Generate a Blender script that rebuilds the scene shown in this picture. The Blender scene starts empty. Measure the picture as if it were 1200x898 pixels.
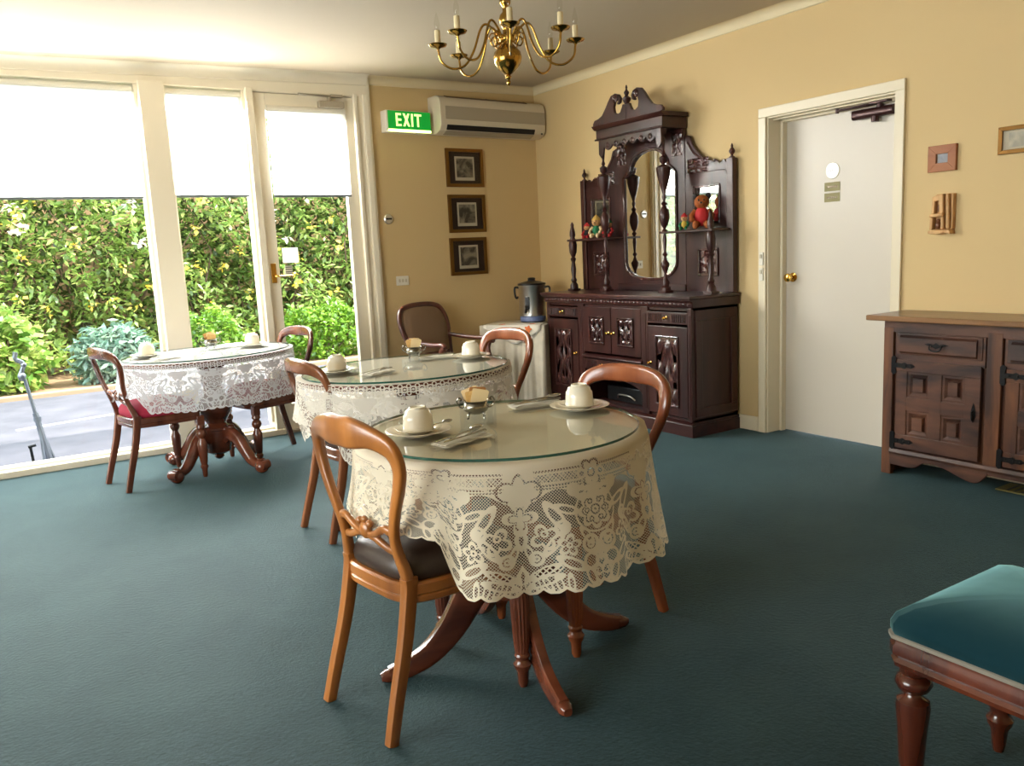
import bpy, bmesh, math, random
import numpy as np
from mathutils import Vector, Matrix
random.seed(7); RNG = np.random.default_rng(11)
PI = math.pi
scene = bpy.context.scene
COL = scene.collection

# ---------------------------------------------------------------- camera, sky, sun, light, exposure
F_PX = 971.0
PITCH, ROLL, YAW = (math.radians(v) for v in (-9.1156, -2.7585, 32.2745))
CAM = Vector((0, 0, 1.30))
fw = Vector((math.sin(YAW) * math.cos(PITCH), math.cos(YAW) * math.cos(PITCH), math.sin(PITCH)))
rt = Vector((math.cos(YAW), -math.sin(YAW), 0)); up = rt.cross(fw)
r2 = rt * math.cos(ROLL) + up * math.sin(ROLL); u2 = up * math.cos(ROLL) - rt * math.sin(ROLL)
cam_d = bpy.data.cameras.new('camera'); cam = bpy.data.objects.new('camera', cam_d); COL.objects.link(cam)
cam.matrix_world = Matrix(((r2.x, u2.x, -fw.x, CAM.x), (r2.y, u2.y, -fw.y, CAM.y), (r2.z, u2.z, -fw.z, CAM.z), (0, 0, 0, 1)))
cam_d.sensor_width = 36; cam_d.lens = F_PX / 1200 * 36; cam_d.clip_start = .05
scene.camera = cam
scene.view_settings.view_transform = 'Standard'
scene.view_settings.look = 'None'
scene.view_settings.gamma = 1
scene.view_settings.use_curve_mapping = False
scene.view_settings.exposure = 0.0
w = bpy.data.worlds.new('sky'); scene.world = w; w.use_nodes = True
w.node_tree.nodes['Background'].inputs[0].default_value = (.82, .91, 1.0, 1)
w.node_tree.nodes['Background'].inputs[1].default_value = 7.6

def lamp(name, kind, loc, direction, energy, color=(1, 1, 1), size=None, size_y=None, angle=None, portal=False):
    d = bpy.data.lights.new(name, kind); d.energy = energy; d.color = color
    if kind == 'AREA':
        d.shape = 'RECTANGLE'; d.size = size; d.size_y = size_y
        d.cycles.is_portal = portal
    if angle is not None: d.angle = angle
    o = bpy.data.objects.new(name, d); COL.objects.link(o); o.location = loc
    o.rotation_euler = Vector(direction).to_track_quat('-Z', 'Y').to_euler()
    return o
lamp('sun', 'SUN', (0, 0, 10), (-.62, .27, -.70), 12.5, (1, .95, .86), angle=.02)
# fill lamps added behind the blinds to boost the daylight from the window wall
lamp('blind_fill_wide', 'AREA', (-.1, 6.36, 2.14), (0, -1, -.75), 330, (1, .98, .95), 2.2, .72)
lamp('blind_fill_narrow', 'AREA', (1.5, 6.36, 2.14), (0, -1, -.75), 120, (1, .98, .95), .56, .72)
lamp('blind_fill_door', 'AREA', (2.23, 6.36, 2.08), (0, -1, -.75), 120, (1, .98, .95), .54, .60)
# fill lamp added outside an invented side window, out of view
lamp('side_fill', 'AREA', (-2.76, 2.2, 1.5), (1, 0, .22), 150, (1, .97, .92), 3.0, 1.7)
lamp('window_portal', 'AREA', (.7, 6.30, 1.25), (0, -1, 0), 1, (1, 1, 1), 4.2, 2.5, portal=True)

# ---------------------------------------------------------------- materials
def srgb(r, g, b):
    f = lambda c: (c / 255 / 12.92) if c / 255 <= .04045 else ((c / 255 + .055) / 1.055) ** 2.4
    return (f(r), f(g), f(b), 1)
def newmat(name):
    m = bpy.data.materials.new(name); m.use_nodes = True
    nt = m.node_tree; return m, nt, nt.nodes['Principled BSDF']
def setp(b, **k):
    for n, v in k.items():
        s = b.inputs.get(n.replace('_', ' '))
        if s is not None: s.default_value = v
def plain(name, c, rough=.5, metal=0, spec=.5, bump=0, bscale=60, coat=0, var=0, vscale=6):
    m, nt, b = newmat(name)
    setp(b, Base_Color=c, Roughness=rough, Metallic=metal, Specular_IOR_Level=spec, Coat_Weight=coat, Coat_Roughness=.12)
    if bump or var:
        tc = nt.nodes.new('ShaderNodeTexCoord')
    if bump:
        n = nt.nodes.new('ShaderNodeTexNoise'); n.inputs['Scale'].default_value = bscale; n.inputs['Detail'].default_value = 4
        bp = nt.nodes.new('ShaderNodeBump'); bp.inputs['Strength'].default_value = bump; bp.inputs['Distance'].default_value = .01
        nt.links.new(tc.outputs['Object'], n.inputs['Vector']); nt.links.new(n.outputs['Fac'], bp.inputs['Height']); nt.links.new(bp.outputs['Normal'], b.inputs['Normal'])
    if var:
        n = nt.nodes.new('ShaderNodeTexNoise'); n.inputs['Scale'].default_value = vscale; n.inputs['Detail'].default_value = 5
        hs = nt.nodes.new('ShaderNodeHueSaturation'); hs.inputs['Color'].default_value = c
        mr = nt.nodes.new('ShaderNodeMapRange'); mr.inputs['From Min'].default_value = .3; mr.inputs['From Max'].default_value = .7
        mr.inputs['To Min'].default_value = 1 - var; mr.inputs['To Max'].default_value = 1 + var
        nt.links.new(tc.outputs['Object'], n.inputs['Vector']); nt.links.new(n.outputs['Fac'], mr.inputs['Value'])
        nt.links.new(mr.outputs['Result'], hs.inputs['Value']); nt.links.new(hs.outputs['Color'], b.inputs['Base Color'])
    return m
def wood(name, c1, c2, rough=.3, axis='z', scale=14, coat=.25, stretch=9, bump=.05, spec=.5):
    m, nt, b = newmat(name)
    setp(b, Roughness=rough, Coat_Weight=coat, Coat_Roughness=.15, Specular_IOR_Level=spec)
    tc = nt.nodes.new('ShaderNodeTexCoord'); mp = nt.nodes.new('ShaderNodeMapping')
    s = {'x': (1 / stretch, 1, 1), 'y': (1, 1 / stretch, 1), 'z': (1, 1, 1 / stretch)}[axis]
    mp.inputs['Scale'].default_value = s
    n = nt.nodes.new('ShaderNodeTexNoise'); n.inputs['Scale'].default_value = scale; n.inputs['Detail'].default_value = 7; n.inputs['Distortion'].default_value = .6
    rp = nt.nodes.new('ShaderNodeValToRGB'); rp.color_ramp.elements[0].position = .32; rp.color_ramp.elements[1].position = .68
    rp.color_ramp.elements[0].color = c1; rp.color_ramp.elements[1].color = c2
    bp = nt.nodes.new('ShaderNodeBump'); bp.inputs['Strength'].default_value = bump; bp.inputs['Distance'].default_value = .004
    L = nt.links.new
    L(tc.outputs['Object'], mp.inputs['Vector']); L(mp.outputs['Vector'], n.inputs['Vector']); L(n.outputs['Fac'], rp.inputs['Fac'])
    L(rp.outputs['Color'], b.inputs['Base Color']); L(n.outputs['Fac'], bp.inputs['Height']); L(bp.outputs['Normal'], b.inputs['Normal'])
    return m
def thin_glass(name, tint=(1, 1, 1, 1), ior=1.45, rough=.0, extra=0.0):
    m = bpy.data.materials.new(name); m.use_nodes = True; nt = m.node_tree; nt.nodes.clear()
    out = nt.nodes.new('ShaderNodeOutputMaterial'); mx = nt.nodes.new('ShaderNodeMixShader')
    tr = nt.nodes.new('ShaderNodeBsdfTransparent'); gl = nt.nodes.new('ShaderNodeBsdfGlossy'); fr = nt.nodes.new('ShaderNodeFresnel')
    tr.inputs['Color'].default_value = tint; gl.inputs['Roughness'].default_value = rough; fr.inputs['IOR'].default_value = ior
    ge = nt.nodes.new('ShaderNodeNewGeometry'); k = nt.nodes.new('ShaderNodeMath'); k.operation = 'SUBTRACT'; k.inputs[0].default_value = 1
    nt.links.new(ge.outputs['Backfacing'], k.inputs[1]); m = nt.nodes.new('ShaderNodeMath'); m.operation = 'MULTIPLY'
    nt.links.new(fr.outputs[0], m.inputs[0]); nt.links.new(k.outputs[0], m.inputs[1]); nt.links.new(m.outputs[0], mx.inputs[0])
    nt.links.new(tr.outputs[0], mx.inputs[1]); nt.links.new(gl.outputs[0], mx.inputs[2]); nt.links.new(mx.outputs[0], out.inputs[0])
    return bpy.data.materials[name]
def emit(name, c, s):
    m = bpy.data.materials.new(name); m.use_nodes = True; nt = m.node_tree; b = nt.nodes['Principled BSDF']
    setp(b, Base_Color=c, Emission_Color=c, Emission_Strength=s, Roughness=.4); return m
def fabric(name, c, trans=.35, rough=.9, clear=0.0):
    m = bpy.data.materials.new(name); m.use_nodes = True; nt = m.node_tree; nt.nodes.clear()
    out = nt.nodes.new('ShaderNodeOutputMaterial'); mx = nt.nodes.new('ShaderNodeMixShader'); mx.inputs[0].default_value = trans
    d = nt.nodes.new('ShaderNodeBsdfDiffuse'); t = nt.nodes.new('ShaderNodeBsdfTranslucent'); d.inputs[0].default_value = c; t.inputs[0].default_value = c
    nt.links.new(d.outputs[0], mx.inputs[1]); nt.links.new(t.outputs[0], mx.inputs[2])
    last = mx
    if clear:
        m2 = nt.nodes.new('ShaderNodeMixShader'); m2.inputs[0].default_value = clear; tp = nt.nodes.new('ShaderNodeBsdfTransparent')
        nt.links.new(mx.outputs[0], m2.inputs[1]); nt.links.new(tp.outputs[0], m2.inputs[2]); last = m2
    nt.links.new(last.outputs[0], out.inputs[0]); return m

# small expression compiler: python operators -> math nodes
class E:
    nt = None
    def __init__(s, sock): s.s = sock
    @staticmethod
    def op(name, *a):
        n = E.nt.nodes.new('ShaderNodeMath'); n.operation = name
        for i, x in enumerate(a):
            if isinstance(x, E): E.nt.links.new(x.s, n.inputs[i])
            else: n.inputs[i].default_value = float(x)
        return E(n.outputs[0])
    def __add__(s, o): return E.op('ADD', s, o)
    __radd__ = __add__
    def __sub__(s, o): return E.op('SUBTRACT', s, o)
    def __rsub__(s, o): return E.op('SUBTRACT', o, s)
    def __mul__(s, o): return E.op('MULTIPLY', s, o)
    __rmul__ = __mul__
    def __truediv__(s, o): return E.op('DIVIDE', s, o)
    def __lt__(s, o): return E.op('LESS_THAN', s, o)
    def __gt__(s, o): return E.op('GREATER_THAN', s, o)
def e_sin(a): return E.op('SINE', a)
def e_cos(a): return E.op('COSINE', a)
def e_abs(a): return E.op('ABSOLUTE', a)
def e_max(a, b): return E.op('MAXIMUM', a, b)
def e_min(a, b): return E.op('MINIMUM', a, b)
def e_len(a, b): return E.op('SQRT', a * a + b * b)
def e_atan(a, b): return E.op('ARCTAN2', a, b)
def e_pp(a, p): return E.op('PINGPONG', a, p)
def e_fr(a): return E.op('FRACT', a)

def lace(name, drop, period, color, trans=.38, net=.0082, band=1):
    m = bpy.data.materials.new(name); m.use_nodes = True; nt = m.node_tree; nt.nodes.clear(); E.nt = nt
    uv = nt.nodes.new('ShaderNodeUVMap'); sp = nt.nodes.new('ShaderNodeSeparateXYZ'); nt.links.new(uv.outputs[0], sp.inputs[0])
    U, V = E(sp.outputs[0]), E(sp.outputs[1])
    k = drop / .36                                  # vertical scale of the design
    h = period / 2
    x = e_pp(U, h)                                  # mirrored repeat: 0 .. h
    v = V / k
    def ring(cx, cv, r, wd): return e_abs(e_len(x - cx, v - cv) - r) < wd
    def disc(cx, cv, r): return e_len(x - cx, v - cv) < r
    def ell(cx, cv, a, b, ang, wd=None):
        ca, sa = math.cos(ang), math.sin(ang); dx, dv = x - cx, v - cv
        d = e_len((dx * ca + dv * sa) / a, (dv * ca - dx * sa) / b)
        return (d < 1) if wd is None else (e_abs(d - 1) < wd)
    def flower(cx, cv, r, amp, n, ph=0.0, wd=None):
        dx, dv = x - cx, v - cv
        d = e_len(dx, dv) - (e_abs(e_cos(e_atan(dv, dx) * (n / 2) + ph)) * amp + r)
        return (d < 0) if wd is None else (e_abs(d) < wd)
    def stroke(x0, v0, bend, freq, wd):             # wavy vertical stem
        return e_abs(x - x0 - e_sin((v - v0) * freq) * bend) < wd
    S = None
    def add(*a):
        nonlocal S
        for q in a: S = q if S is None else e_max(S, q)
    def cut(*a):
        nonlocal S
        for q in a: S = S * (1 - q)
    # central tree: heart, scrolls, stem
    add(flower(0, .085, .022, .022, 4, .6), flower(0, .150, .018, .03, 4, .2))
    cut(flower(0, .085, .014, .018, 4, .6, .0022), ring(0, .085, .008, .002), flower(0, .150, .010, .020, 4, .2, .0025))
    add(stroke(.0, .18, .012, 60, .006) * (v > .16) * (v < .33))
    add(flower(.060, .205, .016, .018, 4, .9, .0055), ring(.060, .196, .0075, .0028), ring(.038, .262, .017, .0045), ring(.038, .262, .006, .0030))
    add(ell(.052, .300, .040, .010, -.45, .22), ell(.055, .325, .040, .011, -.35, .25))
    # rosette between the trees
    rc = h
    add(flower(rc, .150, .040, .014, 8), ring(rc, .150, .060, .003))
    cut(flower(rc, .150, .030, .010, 8, 0, .0022), ring(rc, .150, .0125, .0024), disc(rc, .150, .0035), ring(rc - .026, .150, .006, .002), ring(rc - .014, .126, .006, .002), ring(rc - .014, .174, .006, .002))
    add(ell(rc - .052, .100, .030, .009, .8), ring(rc - .060, .085, .014, .005), flower(rc, .085, .010, .016, 6))
    add(ring(rc - .026, .238, .021, .005), ring(rc - .026, .240, .0085, .0035), flower(rc, .262, .012, .016, 4, .3), ring(rc - .030, .285, .020, .0042), flower(rc, .305, .014, .012, 6, 0, .004))
    # scrolling leaves filling the ground
    q = h * .5
    add(ell(q - .012, .150, .040, .013, 1.0, .30), ell(q + .018, .135, .030, .010, .35, .32), ring(q + .004, .182, .017, .0042), ring(q + .004, .182, .007, .003), ell(q - .02, .225, .034, .011, -.9, .30), flower(q + .016, .232, .013, .014, 5, .3, .005), ring(q + .016, .232, .006, .0028))
    add(ell(q + .02, .282, .034, .012, .55, .30), ell(.020, .245, .022, .008, 1.2, .34), ell(rc - .034, .215, .026, .009, 1.0, .32), ell(rc - .010, .325, .026, .012, 1.4, .28), ell(rc - .034, .327, .026, .010, 1.2, .30))
    # feather fan at the hem
    for i, (fx, ang) in enumerate(((.012, 1.45), (.036, 1.25), (.062, 1.1), (.088, 1.3), (.113, 1.5))):
        if fx < h: add(ell(fx, .333, .022, .0065, ang, .34))
    # nets
    t = 1.0 / net
    na = e_abs(e_fr((U + V) * t) - .5) < .118
    nb = e_abs(e_fr((U - V) * t) - .5) < .118
    netm = e_max(na, nb)
    t2 = 1.0 / (net * 1.9)
    nc = e_max(e_abs(e_fr((U + V) * t2) - .5) < .17, e_abs(e_fr((U - V) * t2) - .5) < .17)
    lat = ell(.058, .300, .046, .016, -.4)
    netm = netm * (1 - lat) + nc * lat
    # solid cloth down to a swagged line, a drawn-thread band inside it, scalloped hem edge
    swag = .098 + e_cos(x * (2 * PI / h)) * .020
    solid = v < swag
    bandm = (x > .040) * (x < h - .030)
    holes = (e_abs(e_fr(U / .0085) - .5) < .34)
    rows = e_max(e_abs(v - .027) < .0028, e_max(e_abs(v - .066) < .0028, e_abs(v - .074) < .0022)) * holes
    crossb = (e_abs(v - .046) < .0115) * (1 - e_max(e_abs(e_fr((U + V) / .0105) - .5) < .15, e_abs(e_fr((U - V) / .0105) - .5) < .15))
    solid = solid * (1 - bandm * e_max(rows, crossb))
    side = e_max(flower(h, .048, .018, .010, 6), ring(h - .030, .048, .010, .004))
    solid = e_max(solid * (1 - flower(h, .048, .026, .012, 6, 0, .0042)), side)
    solid = solid * (1 - ring(h - .030, .048, .0045, .0022)) * (1 - flower(0, .085, .034, .026, 4, .6, .0036)) * (1 - flower(h, .150, .056, .014, 8, 0, .003))
    solid = solid * (1 - ring(h, .048, .010, .0024))
    if band == 2:
        zone = (v > .006) * (v < .062); c_ = e_pp(U, .019); d_ = e_len(c_ - .019, v - .034); d2 = e_len(c_, v - .018)
        fl_ = e_max(e_max((d_ < .0050), (e_abs(d_ - .0125) < .0032)), e_max(e_abs(d2 - .009) < .0026, e_abs(e_len(c_, v - .050) - .008) < .0026))
        solid = solid * (1 - zone) + zone * e_max(fl_, e_abs(v - .034) < .0016)
    A = e_max(e_max(S * (1 if band == 1 else (v > .062)), netm * (1 if band == 1 else (v > .062))), solid)
    sc = period / 8
    edge = .349 + e_abs(e_sin(U * (PI / sc))) * .013
    A = e_max(A, (e_abs(v - edge + .004) < .0045))
    A = A * (v < edge)
    A = e_max(A, V < .002)
    out = nt.nodes.new('ShaderNodeOutputMaterial'); mx = nt.nodes.new('ShaderNodeMixShader'); m2 = nt.nodes.new('ShaderNodeMixShader')
    d = nt.nodes.new('ShaderNodeBsdfDiffuse'); tl = nt.nodes.new('ShaderNodeBsdfTranslucent'); tp = nt.nodes.new('ShaderNodeBsdfTransparent')
    d.inputs[0].default_value = color; tl.inputs[0].default_value = color; mx.inputs[0].default_value = trans
    L = nt.links.new
    L(d.outputs[0], mx.inputs[1]); L(tl.outputs[0], mx.inputs[2]); L(A.s, m2.inputs[0]); L(tp.outputs[0], m2.inputs[1]); L(mx.outputs[0], m2.inputs[2]); L(m2.outputs[0], out.inputs[0])
    return m

M = dict(
    wall=plain('cream_wall_paint', srgb(208, 181, 131), .75, bump=.03, bscale=90),
    ceiling=plain('ceiling_paint', srgb(192, 177, 152), .85, bump=.02, bscale=120),
    trim=plain('cream_gloss_trim', srgb(226, 214, 186), .35),
    cornice=plain('cornice_paint', srgb(222, 206, 168), .6),
    frame=plain('window_frame_paint', srgb(232, 222, 200), .4),
    door=plain('door_paint', srgb(206, 197, 182), .35),
    dark=plain('dark_recess', srgb(14, 10, 9), .7),
    glass=thin_glass('window_glass', (.96, .98, .97, 1), 1.45),
    pane=thin_glass('picture_glass', (.97, .97, .96, 1), 1.25),
    tglass=thin_glass('table_glass', (.972, .992, .978, 1), 1.42),
    tedge=plain('glass_edge_green', srgb(30, 82, 70), .08, spec=.8),
    mirror=plain('mirror', (.92, .93, .91, 1), .01, 1),
    blind=fabric('blind_fabric', (.93, .93, .92, 1), .8, clear=.40),
    paperlit=fabric('thin_notice_paper', (.93, .92, .82, 1), .75),
    rail=plain('blind_rail', srgb(122, 130, 134), .35, .3),
    brass=plain('polished_brass', srgb(212, 168, 84), .18, 1),
    chandbrass=plain('chandelier_brass', srgb(176, 138, 66), .17, 1),
    gold=plain('gilt_frame', srgb(120, 84, 34), .35, .7),
    silver=plain('silver_plate', srgb(190, 188, 182), .16, 1),
    pewter=plain('pewter', srgb(150, 146, 136), .25, 1),
    steel=plain('stainless_steel', srgb(214, 212, 206), .30, 1),
    iron=plain('black_iron', srgb(22, 22, 24), .45, .6),
    black=plain('black_plastic', srgb(16, 15, 16), .3),
    plastic=plain('white_plastic', srgb(226, 220, 204), .4),
    aircon=plain('aged_white_plastic', srgb(208, 196, 172), .45),
    aircon2=plain('aircon_grille_grey', srgb(168, 156, 134), .5),
    china=plain('white_china', srgb(238, 230, 210), .12, spec=.6, coat=.4),
    paper=plain('paper_napkin', srgb(236, 230, 214), .8),
    sachet=plain('sugar_sachet_paper', srgb(206, 164, 98), .7, var=.12, vscale=90),
    sachet_pale=plain('pale_sachet_paper', srgb(226, 200, 150), .7),
    sachet_brown=plain('brown_sachet_paper', srgb(168, 116, 60), .7),
    candle=plain('candle_sleeve', srgb(216, 196, 150), .5),
    bulb=thin_glass('bulb_glass', (.97, .97, .95, 1), 1.5),
    sb=wood('sideboard_mahogany', srgb(38, 18, 18), srgb(66, 32, 27), .34, 'y', 10, .18, spec=.35),
    sbv=wood('sideboard_mahogany_upright', srgb(38, 18, 18), srgb(66, 32, 27), .34, 'z', 10, .18, spec=.35),
    carve=wood('carved_mahogany', srgb(40, 20, 20), srgb(80, 44, 40), .22, 'z', 10, .5),
    pine=wood('rustic_brown_timber', srgb(44, 28, 27), srgb(104, 66, 48), .42, 'y', 13, .12, 5),
    pinev=wood('rustic_brown_upright', srgb(58, 34, 27), srgb(124, 76, 44), .42, 'z', 13, .12, 5),
    stoolw=wood('stool_red_wood', srgb(58, 24, 15), srgb(104, 48, 27), .2, 'z', 9, .5),
    pinet=wood('rustic_brown_top', srgb(82, 56, 36), srgb(140, 100, 62), .35, 'y', 8, .2),
    oak=wood('honey_wood', srgb(122, 70, 28), srgb(178, 112, 50), .3, 'z', 8, .3),
    maho=wood('red_brown_wood', srgb(110, 54, 28), srgb(156, 86, 48), .25, 'z', 8, .4),
    walnut=wood('mid_brown_wood', srgb(96, 54, 30), srgb(140, 84, 50), .27, 'z', 8, .35),
    darkw=wood('dark_mahogany', srgb(70, 34, 22), srgb(118, 64, 42), .24, 'z', 8, .4),
    armw=wood('armchair_wood', srgb(58, 26, 20), srgb(98, 48, 34), .28, 'z', 8, .35),
    tablew=wood('table_mahogany', srgb(70, 32, 20), srgb(124, 66, 44), .2, 'x', 8, .5),
    picw=wood('picture_light_wood', srgb(140, 80, 38), srgb(160, 96, 48), .5, 'y', 20, .0),
    carving=wood('raw_carved_wood', srgb(176, 128, 78), srgb(222, 180, 124), .6, 'z', 22, 0),
    seatbrown=plain('brown_seat_leather', srgb(50, 36, 28), .42, bump=.06, bscale=300),
    seatred=plain('crimson_seat_velvet', srgb(150, 16, 50), .8, bump=.05, bscale=300),
    taupe=plain('taupe_upholstery', srgb(126, 102, 78), .85, bump=.08, bscale=400),
    gimp=plain('braid_trim', srgb(150, 142, 128), .6, bump=.6, bscale=500),
    mat_=plain('picture_mount_brown', srgb(44, 28, 18), .6),
    white=plain('print_margin', srgb(196, 186, 164), .7),
    tag=plain('brass_tag', srgb(138, 128, 74), .5),
    ink=plain('grey_ink', srgb(120, 116, 110), .6),
    curtain=plain('side_table_cloth', srgb(206, 196, 176), .85, bump=.05, bscale=200, var=.06, vscale=20),
    orange=plain('orange_print', srgb(220, 116, 60), .8, var=.2, vscale=40),
    exitbox=plain('exit_sign_housing', srgb(236, 228, 212), .4),
    exitg=emit('exit_green_lit', (.0, .22, .02, 1), 1.0),
    exitt=emit('exit_letters_lit', (.72, 1.0, .34, 1), 1.25),
    exitb=emit('exit_light_strip', (.75, 1.0, .25, 1), 7),
    grey=plain('grey_metal', srgb(120, 126, 138), .35, .7),
    soil=plain('leaf_litter_soil', srgb(150, 118, 88), .95, bump=.5, bscale=40, var=.25, vscale=14),
    kerb=plain('concrete_kerb', srgb(150, 128, 102), .9, bump=.2, bscale=60),
    bark=plain('bark', srgb(92, 72, 54), .9, bump=.4, bscale=50),
    fence=plain('timber_fence', srgb(186, 150, 110), .8, var=.15, vscale=6),
    linemark=plain('road_marking', srgb(170, 170, 172), .8),
)
def velvet():
    m, nt, b = newmat('teal_velvet'); setp(b, Base_Color=srgb(10, 44, 52), Roughness=.85, Sheen_Weight=1.0, Sheen_Roughness=.42, Sheen_Tint=srgb(150, 205, 205), Specular_IOR_Level=.1)
    tc = nt.nodes.new('ShaderNodeTexCoord'); n = nt.nodes.new('ShaderNodeTexNoise'); n.inputs['Scale'].default_value = 7
    bp = nt.nodes.new('ShaderNodeBump'); bp.inputs['Strength'].default_value = .12; bp.inputs['Distance'].default_value = .02
    nt.links.new(tc.outputs['Object'], n.inputs['Vector']); nt.links.new(n.outputs['Fac'], bp.inputs['Height']); nt.links.new(bp.outputs['Normal'], b.inputs['Normal']); return m
M['velvet'] = velvet()
def carpet():
    m, nt, b = newmat('teal_carpet'); setp(b, Roughness=.66, Specular_IOR_Level=.38, Specular_Tint=srgb(178, 222, 230), Sheen_Weight=.36, Sheen_Roughness=.36, Sheen_Tint=srgb(150, 195, 205))
    tc = nt.nodes.new('ShaderNodeTexCoord'); L = nt.links.new
    n = nt.nodes.new('ShaderNodeTexNoise'); n.inputs['Scale'].default_value = 70; n.inputs['Detail'].default_value = 5; n.inputs['Roughness'].default_value = .75
    n2 = nt.nodes.new('ShaderNodeTexNoise'); n2.inputs['Scale'].default_value = 2.2; n2.inputs['Detail'].default_value = 8; n2.inputs['Roughness'].default_value = .7
    ad = nt.nodes.new('ShaderNodeMix'); ad.data_type = 'FLOAT'; ad.inputs[0].default_value = .5
    rp = nt.nodes.new('ShaderNodeValToRGB'); rp.color_ramp.elements[0].position = .40; rp.color_ramp.elements[1].position = .62
    rp.color_ramp.elements[0].color = srgb(10, 17, 17); rp.color_ramp.elements[1].color = srgb(40, 53, 52)
    bp = nt.nodes.new('ShaderNodeBump'); bp.inputs['Strength'].default_value = .8; bp.inputs['Distance'].default_value = .008
    L(tc.outputs['Object'], n.inputs['Vector']); L(tc.outputs['Object'], n2.inputs['Vector']); L(n.outputs['Fac'], ad.inputs[2]); L(n2.outputs['Fac'], ad.inputs[3])
    L(ad.outputs[0], rp.inputs['Fac']); L(rp.outputs['Color'], b.inputs['Base Color']); L(n.outputs['Fac'], bp.inputs['Height']); L(bp.outputs['Normal'], b.inputs['Normal']); return m
M['carpet'] = carpet()
def leafmat(name, cols, trans=.35):
    m = bpy.data.materials.new(name); m.use_nodes = True; nt = m.node_tree; nt.nodes.clear(); L = nt.links.new
    g = nt.nodes.new('ShaderNodeNewGeometry'); rp = nt.nodes.new('ShaderNodeValToRGB')
    el = rp.color_ramp.elements
    while len(el) < len(cols): el.new(.5)
    for i, c in enumerate(cols): el[i].position = i / (len(cols) - 1); el[i].color = c
    d = nt.nodes.new('ShaderNodeBsdfDiffuse'); t = nt.nodes.new('ShaderNodeBsdfTranslucent'); mx = nt.nodes.new('ShaderNodeMixShader'); mx.inputs[0].default_value = trans
    gl = nt.nodes.new('ShaderNodeBsdfGlossy'); gl.inputs['Roughness'].default_value = .35; m2 = nt.nodes.new('ShaderNodeMixShader'); m2.inputs[0].default_value = .06
    out = nt.nodes.new('ShaderNodeOutputMaterial')
    L(g.outputs['Random Per Island'], rp.inputs['Fac']); L(rp.outputs['Color'], d.inputs[0]); L(rp.outputs['Color'], t.inputs[0])
    L(d.outputs[0], mx.inputs[1]); L(t.outputs[0], mx.inputs[2]); L(mx.outputs[0], m2.inputs[1]); L(gl.outputs[0], m2.inputs[2]); L(m2.outputs[0], out.inputs[0]); return m
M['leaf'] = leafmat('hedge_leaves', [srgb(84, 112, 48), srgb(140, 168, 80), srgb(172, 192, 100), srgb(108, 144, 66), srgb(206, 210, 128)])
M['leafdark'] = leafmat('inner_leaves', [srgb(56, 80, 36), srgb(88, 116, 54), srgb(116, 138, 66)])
M['leafbox'] = leafmat('box_hedge_leaves', [srgb(76, 120, 34), srgb(120, 160, 48), srgb(150, 182, 66)])
M['leafblue'] = leafmat('blue_green_leaves', [srgb(98, 134, 116), srgb(140, 170, 150), srgb(168, 190, 162)])
M['leafbroad'] = leafmat('broad_light_leaves', [srgb(90, 136, 50), srgb(150, 178, 80), srgb(200, 204, 130)])
M['petal'] = leafmat('yellow_petals', [srgb(240, 200, 60), srgb(236, 222, 120)])
M['blossom'] = leafmat('white_blossom', [srgb(244, 238, 224), srgb(236, 214, 200)])
def asphalt():
    m, nt, b = newmat('asphalt'); setp(b, Roughness=.85)
    tc = nt.nodes.new('ShaderNodeTexCoord'); L = nt.links.new
    n = nt.nodes.new('ShaderNodeTexNoise'); n.inputs['Scale'].default_value = 3; n.inputs['Detail'].default_value = 8
    rp = nt.nodes.new('ShaderNodeValToRGB'); rp.color_ramp.elements[0].position = .3; rp.color_ramp.elements[1].position = .7
    rp.color_ramp.elements[0].color = srgb(76, 74, 82); rp.color_ramp.elements[1].color = srgb(96, 92, 100)
    L(tc.outputs['Object'], n.inputs['Vector']); L(n.outputs['Fac'], rp.inputs['Fac']); L(rp.outputs['Color'], b.inputs['Base Color']); return m
M['asphalt'] = asphalt()
def printmat(name, seed, dark, light):
    m, nt, b = newmat(name); setp(b, Roughness=.6)
    tc = nt.nodes.new('ShaderNodeTexCoord'); mp = nt.nodes.new('ShaderNodeMapping'); mp.inputs['Location'].default_value = (seed, seed * 2.3, seed * .7)
    n = nt.nodes.new('ShaderNodeTexNoise'); n.inputs['Scale'].default_value = 9; n.inputs['Detail'].default_value = 6; n.inputs['Distortion'].default_value = 1.2
    rp = nt.nodes.new('ShaderNodeValToRGB'); rp.color_ramp.elements[0].position = .38; rp.color_ramp.elements[1].position = .62
    rp.color_ramp.elements[0].color = dark; rp.color_ramp.elements[1].color = light; L = nt.links.new
    L(tc.outputs['Object'], mp.inputs['Vector']); L(mp.outputs['Vector'], n.inputs['Vector']); L(n.outputs['Fac'], rp.inputs['Fac']); L(rp.outputs['Color'], b.inputs['Base Color']); return m

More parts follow.
